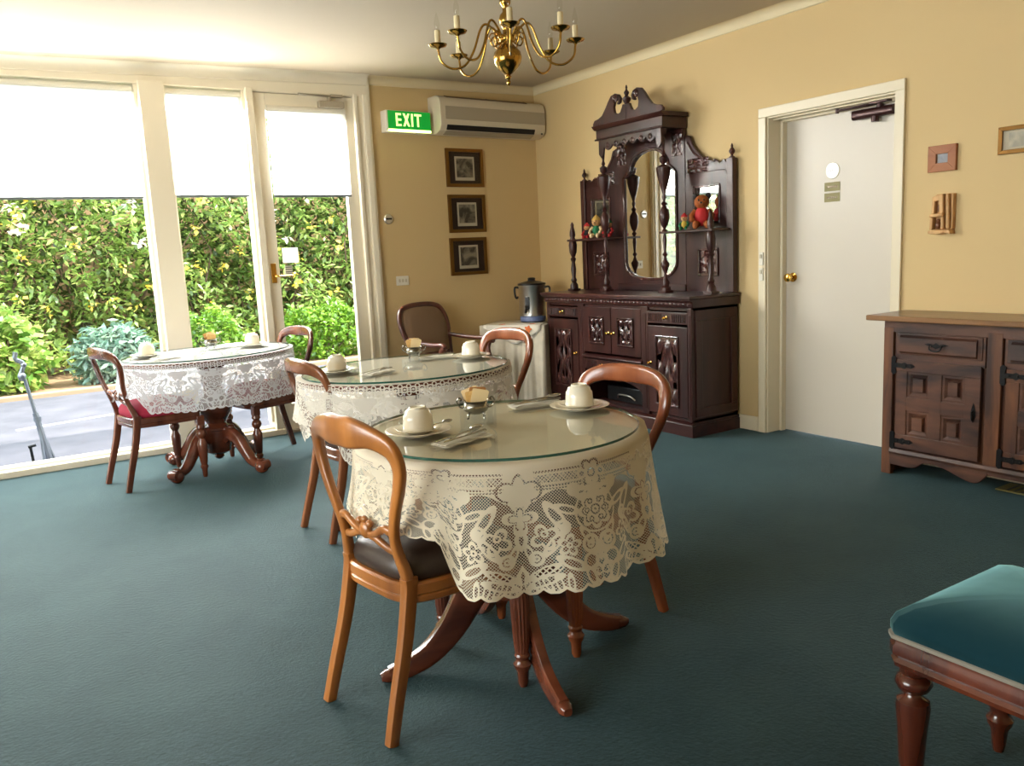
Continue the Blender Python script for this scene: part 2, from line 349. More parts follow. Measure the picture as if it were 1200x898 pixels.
# ---------------------------------------------------------------- mesh helpers
def catmull(pts, n=6):
    P = [np.array(p, float) for p in pts]; out = []
    for i in range(len(P) - 1):
        a = P[i - 1] if i else 2 * P[0] - P[1]; b, c = P[i], P[i + 1]; d = P[i + 2] if i + 2 < len(P) else 2 * P[-1] - P[-2]
        for k in range(n):
            t = k / n; out.append(.5 * ((2 * b) + (c - a) * t + (2 * a - 5 * b + 4 * c - d) * t * t + (3 * b - a - 3 * c + d) * t ** 3))
    out.append(P[-1]); return out
class MB:
    def __init__(s): s.v = []; s.f = []
    def add(s, vs, fs, T=None):
        o = len(s.v)
        for p in vs:
            p = Vector(p); s.v.append(tuple(T @ p) if T is not None else tuple(p))
        s.f += [[o + i for i in f] for f in fs]; return s
    def box(s, x0, x1, y0, y1, z0, z1, T=None):
        vs = [(x, y, z) for x in (x0, x1) for y in (y0, y1) for z in (z0, z1)]
        return s.add(vs, [(0, 1, 3, 2), (4, 6, 7, 5), (0, 4, 5, 1), (2, 3, 7, 6), (0, 2, 6, 4), (1, 5, 7, 3)], T)
    def cbox(s, c, d, T=None): return s.box(c[0] - d[0] / 2, c[0] + d[0] / 2, c[1] - d[1] / 2, c[1] + d[1] / 2, c[2] - d[2] / 2, c[2] + d[2] / 2, T)
    def prism(s, pts, d0, d1, plane='yz', T=None):
        n = len(pts)
        def at(p, d): return {'yz': (d, p[0], p[1]), 'xz': (p[0], d, p[1]), 'xy': (p[0], p[1], d)}[plane]
        vs = [at(p, d0) for p in pts] + [at(p, d1) for p in pts]
        fs = [tuple(range(n)), tuple(range(2 * n - 1, n - 1, -1))] + [(i, i + n, (i + 1) % n + n, (i + 1) % n) for i in range(n)]
        return s.add(vs, fs, T)
    def lathe(s, prof, c=(0, 0, 0), n=20, T=None, flute=None, cap=True):
        vs = []; fs = []
        for (r, z) in prof:
            for k in range(n):
                a = 2 * PI * k / n; rr = r
                if flute and flute[0] <= z <= flute[1]: rr = r * (1 - flute[3] * (k % 2)) if flute[2] == 0 else r * (1 - flute[3] * abs(math.sin(flute[2] * a / 2)))
                vs.append((c[0] + rr * math.cos(a), c[1] + rr * math.sin(a), c[2] + z))
        m = len(prof)
        for i in range(m - 1):
            for k in range(n):
                k2 = (k + 1) % n; fs.append((i * n + k, i * n + k2, (i + 1) * n + k2, (i + 1) * n + k))
        if cap:
            fs.append(tuple(range(n - 1, -1, -1))); fs.append(tuple((m - 1) * n + k for k in range(n)))
        return s.add(vs, fs, T)
    def sweep(s, pts, sec, up=(0, 0, 1), cap=True, T=None, power=1.0, n=10):
        """pts: 3d path; sec: list of (half width along side axis, half height along up axis)"""
        P = [Vector(p) for p in pts]; m = len(P); vs = []; fs = []
        for i, p in enumerate(P):
            t = (P[min(i + 1, m - 1)] - P[max(i - 1, 0)]).normalized(); u = Vector(up); sd = t.cross(u)
            if sd.length < 1e-4: sd = Vector((1, 0, 0))
            sd.normalize(); u = sd.cross(t).normalized()
            a, b = sec[i] if isinstance(sec, list) else sec
            for k in range(n):
                th = 2 * PI * (k + .5) / n; c, q = math.cos(th), math.sin(th)
                c = math.copysign(abs(c) ** power, c); q = math.copysign(abs(q) ** power, q)
                vs.append(p + sd * a * c + u * b * q)
        for i in range(m - 1):
            for k in range(n):
                k2 = (k + 1) % n; fs.append((i * n + k, i * n + k2, (i + 1) * n + k2, (i + 1) * n + k))
        if cap: fs.append(tuple(range(n - 1, -1, -1))); fs.append(tuple((m - 1) * n + k for k in range(n)))
        return s.add(vs, fs, T)
    def tube(s, pts, r, n=8, T=None, up=(.13, .21, .97)):
        rs = r if isinstance(r, list) else [r] * len(pts)
        return s.sweep(pts, [(q, q) for q in rs], up, True, T, 1.0, n)
    def ball(s, c, r, n=14, m=9, T=None):
        r = (r, r, r) if isinstance(r, (int, float)) else r
        vs = [(c[0], c[1], c[2] - r[2])]; fs = []
        for i in range(1, m):
            ph = -PI / 2 + PI * i / m
            for k in range(n):
                a = 2 * PI * k / n; vs.append((c[0] + r[0] * math.cos(ph) * math.cos(a), c[1] + r[1] * math.cos(ph) * math.sin(a), c[2] + r[2] * math.sin(ph)))
        vs.append((c[0], c[1], c[2] + r[2])); e = len(vs) - 1
        for k in range(n):
            fs.append((0, 1 + (k + 1) % n, 1 + k)); fs.append((e, e - n + k, e - n + (k + 1) % n))
        for i in range(m - 2):
            for k in range(n): a = 1 + i * n; fs.append((a + k, a + (k + 1) % n, a + n + (k + 1) % n, a + n + k))
        return s.add(vs, fs, T)
    def relief(s, w_, h_, fn, nx, ny, back=.004, T=None):
        """carved panel in local xy (z = height)"""
        vs = []; fs = []
        for j in range(ny + 1):
            for i in range(nx + 1):
                x, y = (i / nx - .5), (j / ny - .5); vs.append((x * w_, y * h_, fn(x, y)))
        for j in range(ny):
            for i in range(nx): a = j * (nx + 1) + i; fs.append((a, a + 1, a + nx + 2, a + nx + 1))
        return s.add(vs, fs, T)
def setup(o, label=None, cat=None, group=None, kind=None):
    for k, v in (('label', label), ('category', cat), ('group', group), ('kind', kind)):
        if v: o[k] = v
    return o
def rootloc(o):
    while o.parent: o = o.parent
    return o
def build(name, mb, mat, parent=None, world=False, smooth=40, bevel=0, seg=2, uv=None, origin=None):
    off = Vector((0, 0, 0))
    if world and parent is not None: off = rootloc(parent).location.copy()
    if origin is not None: off = Vector(origin)
    me = bpy.data.meshes.new(name)
    me.from_pydata([tuple(Vector(p) - off) for p in mb.v], [], mb.f); me.validate(); 
    bm = bmesh.new(); bm.from_mesh(me); bmesh.ops.recalc_face_normals(bm, faces=bm.faces); bm.to_mesh(me); bm.free()
    if smooth:
        me.polygons.foreach_set('use_smooth', [True] * len(me.polygons)); me.set_sharp_from_angle(angle=math.radians(smooth))
    me.materials.append(M[mat] if isinstance(mat, str) else mat); me.update()
    o = bpy.data.objects.new(name, me); COL.objects.link(o)
    if parent is not None: o.parent = parent
    elif origin is not None: o.location = off
    if bevel:
        b = o.modifiers.new('bevel', 'BEVEL'); b.width = bevel; b.segments = seg; b.limit_method = 'ANGLE'; b.angle_limit = math.radians(40); b.harden_normals = False
    return o
def thing(name, label, cat, loc=(0, 0, 0), rz=0, group=None):
    o = bpy.data.objects.new(name, None); COL.objects.link(o); o.location = loc; o.rotation_euler = (0, 0, rz)
    o.empty_display_size = .1
    return setup(o, label, cat, group)
def single(name, mb, mat, label, cat, origin, group=None, **k):
    return setup(build(name, mb, mat, origin=origin, **k), label, cat, group)
def struct(name, mb, mat, parent=None, **k):
    o = build(name, mb, mat, parent, **k)
    if parent is None: setup(o, kind='structure')
    return o
def children(o): return [c for c in bpy.data.objects if c.parent == o]
def dup(o, loc=None, rz=None, label=None, group=None, parent=None):
    c = o.copy(); COL.objects.link(c); c.parent = parent
    if parent is None:
        if loc is not None: c.location = loc
        if rz is not None: c.rotation_euler = (0, 0, rz)
        if label: c['label'] = label
        if group: c['group'] = group
    for ch in children(o): dup(ch, parent=c)
    return c
def rotz(a, loc=(0, 0, 0)): return Matrix.Translation(loc) @ Matrix.Rotation(a, 4, 'Z')
# ---------------------------------------------------------------- room shell
XR, YW = 4.357, 6.16
XL, YB = -2.6, -2.4
def zc(x): return 2.70 - .02 * (XR - x)
mb = MB(); mb.box(XL - .15, XR + .02, YB - .15, 6.34, -.08, 0); mb.box(XR + .02, 4.56, 2.82, 3.71, -.08, 0); struct('floor', mb, 'carpet', smooth=0)
mb = MB(); mb.prism([(XL - .2, zc(XL - .2)), (4.75, zc(4.75)), (4.75, 2.95), (XL - .2, 2.95)], YB - .2, 6.62, 'xz'); struct('ceiling', mb, 'ceiling', smooth=0)
mb = MB(); mb.prism([(YB - .15, 0), (2.82, 0), (2.82, 2.057), (3.71, 2.057), (3.71, 0), (6.5, 0), (6.5, 2.8), (YB - .15, 2.8)], XR, 4.64, 'yz'); struct('wall_right', mb, 'wall', smooth=0)
mb = MB(); mb.prism([(2.70, 6.18), (XR, 6.31), (4.6, 6.31), (4.6, 6.55), (2.70, 6.55)], 0, 2.8, 'xy'); struct('wall_back', mb, 'wall', smooth=0)
mb = MB(); mb.box(XL, 2.72, YW, 6.50, 2.515, 2.8); mb.box(XL - .1, -1.25, YW, 6.50, 0, 2.8); struct('wall_window', mb, 'frame', smooth=0)
mb = MB(); mb.box(XL - .2, 4.64, YB - .2, YB, 0, 2.8); struct('wall_rear', mb, 'wall', smooth=0)
mb = MB()
mb.box(XL - .2, XL, YB, .7, 0, 2.8); mb.box(XL - .2, XL, 3.7, 6.5, 0, 2.8); mb.box(XL - .2, XL, .7, 3.7, 0, .65); mb.box(XL - .2, XL, .7, 3.7, 2.35, 2.8)
struct('wall_left', mb, 'wall', smooth=0)
mb = MB()
for y in (.7, 1.68, 2.66, 3.64): mb.box(XL - .12, XL - .04, y, y + .06, .65, 2.35)
mb.box(XL - .12, XL - .04, .7, 3.7, .65, .71); mb.box(XL - .12, XL - .04, .7, 3.7, 2.29, 2.35)
w3 = struct('added_window_3', mb, 'frame', smooth=0)  # unseen window added as an opening for the side fill lamp
mb = MB(); mb.box(XL - .085, XL - .079, .73, 3.67, .68, 2.32); build('window_glass', mb, 'glass', w3)
# cornices: concave profile run along the walls
def cove(s=.062):
    n = 6; pts = [(0, 0), (0, -s * .95)]
    for i in range(n + 1):
        a = PI / 2 * i / n; pts.append((s * (.12 + .88 * (1 - math.cos(a))), -s * (.88 - .88 * math.sin(a)) + 0))
    pts += [(s * 1.08, 0)]; return pts
def cornice(name, a, b, s, mat='cornice', drop=0.0):
    """a,b: wall line end points (xy); the cornice sits to the left of a->b under the sloping ceiling"""
    a, b = Vector(a), Vector(b); d = (b - a).normalized(); nrm = Vector((-d.y, d.x)); mb = MB(); pr = cove(s); n = len(pr); vs = []
    for p in (a, b):
        for (o, dz) in pr: q = p + nrm * o; vs.append((q.x, q.y, zc(q.x) + dz - drop))
    fs = [tuple(range(n)), tuple(range(2 * n - 1, n - 1, -1))] + [(i, i + n, (i + 1) % n + n, (i + 1) % n) for i in range(n)]
    mb.add(vs, fs); return struct(name, mb, mat, smooth=30)
cornice('trim_1', (XR, YB), (XR, 6.31), .064)
cornice('trim_2', (XR, 6.31), (2.70, 6.18), .064)
cornice('trim_3', (2.70, 6.16), (XL, 6.16), .075, 'frame')
mb = MB(); mb.box(XR - .016, XR, YB, 2.76, 0, .10); mb.box(XR - .016, XR, 3.77, 6.30, 0, .10); struct('baseboard_right', mb, 'trim', smooth=0, bevel=.004)
mb = MB(); mb.prism([(2.71, 6.165), (XR - .016, 6.294), (XR - .016, 6.312), (2.71, 6.185)], 0, .10, 'xy'); struct('baseboard_back', mb, 'trim', smooth=0)
# window wall: sill, posts, glazing
mb = MB(); mb.box(-1.25, 1.83, 6.135, 6.31, 0, .045); struct('trim_4', mb, 'frame', smooth=0, bevel=.006)
mb = MB(); mb.box(1.055, 1.216, 6.12, 6.33, 0, 2.53); struct('trim_5', mb, 'frame', smooth=0, bevel=.005)
mb = MB(); mb.box(1.765, 1.815, 6.14, 6.33, 0, 2.53); struct('trim_6', mb, 'frame', smooth=0, bevel=.004)
mb = MB(); mb.box(-1.25, -1.19, 6.18, 6.30, .05, 2.515)
mb.box(-1.19, 1.055, 6.19, 6.29, .045, .058); mb.box(1.035, 1.057, 6.19, 6.29, .055, 2.515)
w1 = struct('window_1', mb, 'frame', smooth=0)
mb = MB(); mb.box(-1.19, 1.036, 6.240, 6.246, .055, 2.514); build('window_glass', mb, 'glass', w1)
mb = MB(); mb.box(1.215, 1.766, 6.19, 6.29, .045, .058); mb.box(1.215, 1.235, 6.19, 6.29, .10, 2.515); mb.box(1.748, 1.766, 6.19, 6.29, .10, 2.515)
w2 = struct('window_2', mb, 'frame', smooth=0)
mb = MB(); mb.box(1.235, 1.748, 6.240, 6.246, .055, 2.514); build('window_glass', mb, 'glass', w2)
# glazed door in the window wall
mb = MB(); mb.box(1.817, 1.908, 6.185, 6.235, .02, 2.505); mb.box(2.492, 2.583, 6.185, 6.235, .02, 2.505); mb.box(1.908, 2.492, 6.185, 6.235, .02, .22); mb.box(1.908, 2.492, 6.185, 6.235, 2.395, 2.505)
d1 = struct('door_1', mb, 'frame', smooth=0, bevel=.003)
mb = MB(); mb.box(1.905, 2.495, 6.207, 6.213, .2, 2.40); build('door_glass', mb, 'glass', d1)
mb = MB(); mb.box(1.842, 1.880, 6.176, 6.186, 1.14, 1.285); hp = build('handle_plate', mb, 'brass', d1, bevel=.003)
mb = MB(); mb.tube([(1.861, 6.18, 1.19), (1.861, 6.13, 1.19), (1.875, 6.12, 1.19), (1.985, 6.12, 1.188)], .008); build('door_handle', mb, 'brass', hp)
mb = MB(); mb.box(1.945, 2.065, 6.2035, 6.2065, 1.285, 1.395); build('paper_notice', mb, 'paperlit', d1)['label'] = 'blank white paper notice'
mb = MB(); mb.box(1.955, 2.01, 6.2035, 6.2065, 1.195, 1.262)
pn = build('sticker', mb, 'paper', d1)
mb = MB()
for z in (1.252, 1.236, 1.218, 1.203): mb.box(1.958, 2.007, 6.2025, 6.2036, z - .004, z + .004)
build('sticker_stripes', mb, 'ink', pn)
mb = MB(); mb.box(2.30, 2.50, 6.135, 6.186, 2.415, 2.465); cl = build('door_closer', mb, 'aircon2', d1, bevel=.008)
mb = MB(); mb.tube([(2.39, 6.16, 2.465), (2.39, 6.16, 2.50)], .016, 10); mb.sweep([(2.40, 6.155, 2.497), (2.14, 6.12, 2.497)], (.012, .004)); mb.sweep([(2.14, 6.12, 2.503), (2.42, 6.15, 2.503)], (.010, .004)); mb.box(2.40, 2.49, 6.135, 6.17, 2.494, 2.514)
build('closer_arm', mb, 'aircon2', cl)
mb = MB()
mb.box(2.583, 2.70, 6.165, 6.33, 0, 2.53); mb.box(2.583, 2.612, 6.148, 6.166, 0, 2.53); mb.box(2.655, 2.70, 6.140, 6.19, 0, 2.53); mb.box(2.695, 2.718, 6.15, 6.20, 0, 2.53); mb.box(1.815, 2.60, 6.165, 6.33, 2.507, 2.53)
struct('trim_7', mb, 'frame', smooth=0, bevel=.005)
mb = MB(); mb.box(1.815, 2.585, 6.15, 6.34, 0, .02); struct('trim_8', mb, 'aircon2', smooth=0)
# roller blinds
def blind(x0, x1, z0, z1, y, label):
    t = thing('roller_blind', label, 'blind', ((x0 + x1) / 2, y, z1), 0, 'roller blinds pulled half way down')
    mb = MB(); nx = 6; vs = []; fs = []
    mb.box(x0, x1, y - .0007, y + .0007, z0, z1); build('blind_fabric', mb, 'blind', t, True, 0)
    mb = MB(); mb.box(x0, x1, y - .007, y + .007, z0 - .012, z0 + .006); build('bottom_rail', mb, 'rail', t, True, 0, bevel=.003)
    mb = MB(); mb.lathe([(.022, 0), (.022, x1 - x0)], n=16, T=Matrix.Translation((x0, y + .012, z1 + .012)) @ Matrix.Rotation(PI / 2, 4, 'Y')); build('roller', mb, 'plastic', t, True)
    return t
blind(-1.18, 1.030, 1.775, 2.475, 6.212, 'broad white roller blind half lowered over the widest window pane')
blind(1.238, 1.745, 1.782, 2.475, 6.212, 'narrow white roller blind over the window pane between the two cream posts')
blind(1.912, 2.512, 1.775, 2.385, 6.165, 'white roller blind hung on the glazed door')

# white inner door with its casing
mb = MB()
for (a, b, c, d) in ((3.709, 3.767, 0, 2.056), (2.761, 2.819, 0, 2.056), (2.761, 3.767, 2.056, 2.114)): mb.box(XR - .018, XR - .0005, a, b, c, d)
mb.box(XR, 4.62, 3.700, 3.712, 0, 2.057); mb.box(XR, 4.62, 2.818, 2.830, 0, 2.057); mb.box(XR, 4.62, 2.82, 3.71, 2.046, 2.058)
mb.box(4.47, 4.515, 3.680, 3.70, 0, 2.046); mb.box(4.47, 4.515, 2.830, 2.850, 0, 2.046); mb.box(4.47, 4.515, 2.83, 3.70, 2.026, 2.046); mb.box(4.40, 4.42, 2.83, 3.70, 2.036, 2.046)
struct('trim_9', mb, 'trim', smooth=0, bevel=.004)
mb = MB(); mb.box(4.515, 4.552, 2.832, 3.698, .006, 2.044); d2 = struct('door_2', mb, 'door', smooth=0)
TX = lambda x, y, z: Matrix.Translation((x, y, z)) @ Matrix.Rotation(-PI / 2, 4, 'Y')     # local z -> -x (towards the room)
mb = MB(); mb.lathe([(.030, 0), (.030, .006), (.012, .010), (.011, .034), (.024, .040), (.029, .052), (.026, .064), (.010, .070)], T=TX(4.515, 3.625, 1.035)); build('door_knob', mb, 'brass', d2)
mb = MB(); mb.lathe([(.050, 0), (.050, .003), (.046, .006)], n=28, T=TX(4.515, 3.335, 1.688)); ds = build('round_sign', mb, 'china', d2, smooth=20); ds['label'] = 'round white sign'
mb = MB()
for i in range(7): mb.box(4.5085, 4.5092, 3.303 + i * .0095, 3.309 + i * .0095, 1.683 + .004 * (i % 2), 1.690 + .005 * ((i * 3) % 2))
build('sign_lettering', mb, 'ink', ds)
for z in (1.592, 1.527):
    mb = MB(); mb.box(4.512, 4.515, 3.282, 3.392, z - .027, z + .027); tg = build('name_plate', mb, 'tag', d2); tg['label'] = 'small brass plate'
    mb = MB()
    for i in range(6): mb.box(4.5112, 4.5122, 3.300 + i * .013, 3.308 + i * .013, z - .006, z + .005)
    build('plate_lettering', mb, 'pinet', tg)
mb = MB(); mb.sweep([(4.48, 2.91, 1.985), (4.48, 3.17, 1.985)], (.026, .028), n=14, power=.7); mb.lathe([(.022, -.02), (.022, .02)], (4.48, 3.03, 1.952)); mb.lathe([(.020, 0), (.020, .035)], (4.48, 3.0, 2.005))
cl = build('door_closer', mb, 'seatbrown', d2); cl['label'] = 'dark door closer'
M['closer'] = plain('closer_enamel', srgb(58, 30, 30), .3, .4); cl.data.materials[0] = M['closer']
mb = MB(); mb.sweep([(4.48, 3.0, 2.03), (4.44, 3.255, 2.022)], (.012, .005)); mb.sweep([(4.44, 3.255, 2.028), (4.45, 2.96, 2.034)], (.010, .004)); mb.lathe([(.010, -.015), (.010, .015)], (4.44, 3.255, 2.025)); mb.box(4.42, 4.47, 2.92, 3.03, 2.028, 2.040)
build('closer_arm', mb, 'closer', cl)
# light switches
def switch(name, o, wd, ht, T, label, rockers):
    t = thing(name, label, 'light switch', o)
    mb = MB(); mb.cbox((0, 0, .004), (wd, ht, .008), T); build('plate', mb, 'plastic', t, bevel=.003)
    for (x, y) in rockers:
        mb = MB(); mb.cbox((x, y, .010), (.016, .026, .006), T); build('rocker', mb, 'white', t, bevel=.002)
    return t
RW = Matrix(((0, 0, -1, 0), (-1, 0, 0, 0), (0, 1, 0, 0), (0, 0, 0, 1)))     # panel local: x right (towards -y), y up, z into the room
switch('light_switch', (XR - .018, 3.737, 1.165), .032, .085, RW, 'upper slim white light switch on the white door casing', [(0, .015)])
switch('light_switch', (XR - .018, 3.737, 1.065), .032, .085, RW, 'lower slim white light switch on the white door casing', [(0, .015)])
ACD = Vector((1.657, .13, 0)).normalized(); ACN = Vector((ACD.y, -ACD.x, 0))
BW = Matrix(((ACD.x, 0, ACN.x, 0), (ACD.y, 0, ACN.y, 0), (0, 1, 0, 0), (0, 0, 0, 1)))    # panel local: x along the wall, y up, z into the room
def acp(s, z, d=0.0): q = Vector((2.70, 6.18, 0)) + ACD * s + ACN * d; return (q.x, q.y, z)
switch('light_switch', acp(.208, 1.096), .115, .075, BW, 'horizontal cream light switch on the wall left of the armchair', [(-.03, 0), (0, 0), (.03, 0)])
t = thing('wall_dial', 'round silver disc with dark slot on the wall beside the glazed door', 'wall dial', acp(.118, 1.589))
mb = MB(); mb.lathe([(.040, 0), (.040, .006), (.034, .012), (.001, .012)], n=26, T=BW); build('disc', mb, 'steel', t)
mb = MB(); mb.cbox((0, .002, .013), (.052, .014, .004), BW); build('slot', mb, 'black', t)

# exit sign
t = thing('exit_sign', 'lit green exit sign on the cream wall beside the air conditioner', 'exit sign', acp(.31, 2.335))
mb = MB(); mb.cbox((0, 0, .045), (.40, .165, .09), BW); build('housing', mb, 'exitbox', t, bevel=.006)
mb = MB(); mb.cbox((.008, .010, .091), (.384, .136, .006), BW); fc = build('sign_face', mb, 'exitg', t)
mb = MB(); hL = .098; z0 = -hL / 2 + .012; tl = .016
def bar(x0, x1, y0, y1): mb.box(x0, x1, y0, y1, .094, .0965, BW)
def slant(xa, ya, xb, yb, wd):
    mb.prism([(xa - wd / 2, ya), (xa + wd / 2, ya), (xb + wd / 2, yb), (xb - wd / 2, yb)], .094, .0965, 'xy', BW)
x = -.116; bar(x, x + tl, z0, z0 + hL)
for q in (0, .5, 1): bar(x, x + .048, z0 + q * (hL - tl), z0 + q * (hL - tl) + tl)
x = -.052; slant(x + .008, z0, x + .052, z0 + hL, tl * 1.15); slant(x + .052, z0, x + .008, z0 + hL, tl * 1.15)
x = .022; bar(x, x + tl, z0, z0 + hL)
x = .050; bar(x, x + .066, z0 + hL - tl, z0 + hL); bar(x + .025, x + .041, z0, z0 + hL)
build('exit_lettering', mb, 'exitt', fc)
mb = MB(); mb.cbox((.004, -.0785, .047), (.376, .006, .08), BW); mb.cbox((.008, -.070, .0925), (.384, .016, .004), BW); build('light_strip', mb, 'exitb', t)

# wall air conditioner
t = thing('air_conditioner', 'long aged white wall air conditioner under the cornice in the corner', 'air conditioner', acp(1.09, 2.255))
prof = [(0, .0), (.10, -.005), (.165, .02), (.185, .06), (.185, .235), (.165, .275), (.12, .292), (0, .292)]
WY = lambda s, d, z: BW @ Vector((s, z, d))
def acprism(mb, pr, s0, s1):
    n = len(pr); vs = [WY(s0, d, z) for d, z in pr] + [WY(s1, d, z) for d, z in pr]
    mb.add(vs, [tuple(range(n)), tuple(range(2 * n - 1, n - 1, -1))] + [(i, i + n, (i + 1) % n + n, (i + 1) % n) for i in range(n)])
mb = MB(); acprism(mb, prof, -.54, .54); build('casing', mb, 'aircon', t, smooth=30, bevel=.006)
mb = MB(); acprism(mb, [(.1855, .105), (.1885, .107), (.1885, .205), (.1855, .207)], -.49, .535); build('front_grille', mb, 'aircon2', t)
mb = MB()
for i in range(9): q = .270 - i * 0; 
acprism(mb, [(.128, .2935), (.168, .2765), (.1655, .2745), (.12, .2905)], -.46, .36)
for s in (-.46, -.05, .345): acprism(mb, [(.128, .296), (.170, .279), (.166, .274), (.12, .292)], s, s + .012)
build('top_vent', mb, 'taupe', t)
mb = MB(); acprism(mb, [(.172, .022), (.1875, .052), (.1865, .062), (.165, .03)], -.48, .42); build('outlet_slot', mb, 'dark', t)
mb = MB(); acprism(mb, [(.110, -.004), (.164, .018), (.170, .014), (.112, -.010)], -.48, .42); build('louvre', mb, 'aircon2', t)
mb = MB(); mb.lathe([(.008, 0), (.008, .004)], n=12, T=Matrix.Translation(WY(.50, .177, .03)) @ BW); build('indicator', mb, 'black', t)

# pictures
def picture(name, o, T, wd, ht, fw_, label, cat, frame, mount, margin, prt, mm, pw, ph, group=None, depth=.02):
    t = thing(name, label, cat, o, 0, group)
    mb = MB(); a, b = wd / 2, ht / 2
    c, d = a - fw_, b - fw_
    for q in ([(-a, b), (a, b), (c, d), (-c, d)], [(-a, -b), (-c, -d), (c, -d), (a, -b)], [(-a, -b), (-a, b), (-c, d), (-c, -d)], [(a, b), (a, -b), (c, -d), (c, d)]): mb.prism(q, 0, depth, 'xy', T)
    build('frame', mb, frame, t, smooth=0, bevel=.0015)
    mb = MB(); mb.box(-a + fw_, a - fw_, -b + fw_, b - fw_, .002, depth * .35, T); build('mount', mb, mount, t)
    mb = MB(); mb.box(-pw / 2 - mm, pw / 2 + mm, -ph / 2 - mm * 1.6, ph / 2 + mm, depth * .35, depth * .40, T); mg = build('print_margin', mb, margin, t)
    mb = MB(); mb.box(-pw / 2, pw / 2, -ph / 2, ph / 2, depth * .40, depth * .45, T); build('print', mb, prt, mg)
    mb = MB(); mb.box(-a + fw_, a - fw_, -b + fw_, b - fw_, depth * .6, depth * .65, T); build('picture_pane', mb, 'pane', t)
    return t
for i, (zc_, s, lab) in enumerate(((2.000, .875, 'gilt framed grey engraving hung highest, under the air conditioner'), (1.622, .875, 'gilt framed grey engraving in the middle of the column of three'), (1.265, .868, 'gilt framed grey engraving hung lowest, above the armchair'))):
    pm = printmat('engraving_%d' % i, 3.1 * i + 1, srgb(66, 58, 48), srgb(150, 140, 120))
    picture('framed_engraving', acp(s, zc_), BW, .375, .315, .028, lab, 'picture', 'gold', 'mat_', 'white', pm, .016, .165, .155, 'gilt framed engravings on the cream wall')
picture('framed_picture', (XR, 2.542, 1.668), RW, .152, .135, .044, 'small square timber framed picture above the wooden carving', 'picture', 'picw', 'picw', 'white', printmat('blue_print', 9, srgb(150, 156, 172), srgb(196, 196, 200)), .002, .056, .05)
picture('framed_picture', (XR, 2.105, 1.716), RW, .305, .132, .020, 'long gold framed picture cut off by the edge of the photo', 'picture', 'gold', 'white', 'white', printmat('pale_sketch', 15, srgb(170, 164, 150), srgb(204, 196, 176)), .006, .21, .07)
# wooden wall carving
t = thing('wall_carving', 'small pale carved wooden relief on the cream wall below the square picture', 'carving', (XR, 2.523, 1.380))
mb = MB(); mb.box(-.045, .058, -.082, .104, 0, .014, RW); build('back_board', mb, 'carving', t, bevel=.004)
mb = MB(); mb.prism([(-.062, -.085), (.055, -.082), (.060, -.106), (.02, -.100), (-.02, -.108), (-.064, -.100)], 0, .055, 'xy', RW); build('ledge', mb, 'carving', t, bevel=.004)
mb = MB()
mb.prism([(-.050, .090), (-.030, .098), (.010, .104), (.014, .0), (-.010, -.004), (-.012, .070), (-.034, .068), (-.036, .0), (-.052, .002)], .014, .046, 'xy', RW)
mb.prism([(-.056, .0), (.016, .006), (.020, -.012), (-.058, -.016)], .014, .056, 'xy', RW)
mb.prism([(-.056, -.016), (-.040, -.016), (-.042, -.080), (-.058, -.082)], .014, .050, 'xy', RW)
mb.prism([(.004, -.014), (.018, -.014), (.020, -.080), (.002, -.080)], .014, .050, 'xy', RW)
mb.prism([(.020, .098), (.036, .104), (.044, -.078), (.026, -.080)], .014, .040, 'xy', RW)
mb.prism([(.046, .100), (.058, .102), (.058, -.080), (.048, -.080)], .014, .030, 'xy', RW)
build('carved_figure', mb, 'carving', t, bevel=.005)
mb = MB(); mb.ball((-.022, -.058, .026), (.016, .020, .014), T=RW); mb.ball((-.022, -.034, .026), (.009, .010, .009), T=RW); mb.ball((-.022, .030, .020), (.009, .022, .010), T=RW); build('small_figures', mb, 'pinev', t)

# ---------------------------------------------------------------- outside
GZ = -.06
mb = MB(); mb.box(-12, 14, 6.34, 10.42, GZ - .2, GZ); struct('road', mb, 'asphalt', smooth=0)
mb = MB(); mb.box(-12, 14, 10.42, 15.5, GZ - .2, GZ + .03); struct('ground', mb, 'soil', smooth=0)
mb = MB(); mb.box(-12, 14, 10.36, 10.50, GZ - .2, GZ + .05); struct('kerb', mb, 'kerb', smooth=0, bevel=.01)
mb = MB(); mb.prism([(.12, 8.42), (1.05, 8.66), (1.06, 8.58), (.13, 8.34)], GZ, GZ + .003, 'xy'); struct('road_marking', mb, 'linemark', smooth=0)
mb = MB(); ff = random.Random(5)
for i in range(150):
    x = -10 + i * .16; mb.box(x, x + .161, 13.45, 13.48, GZ, 2.9 + ff.uniform(-.02, .02))
mb.box(-10, 14, 13.48, 13.54, .3, .4); mb.box(-10, 14, 13.48, 13.54, 1.3, 1.4)
single('garden_fence', mb, 'fence', 'tan timber paling fence glimpsed through gaps in the tall hedge', 'fence', (2, 13.46, GZ), smooth=0)
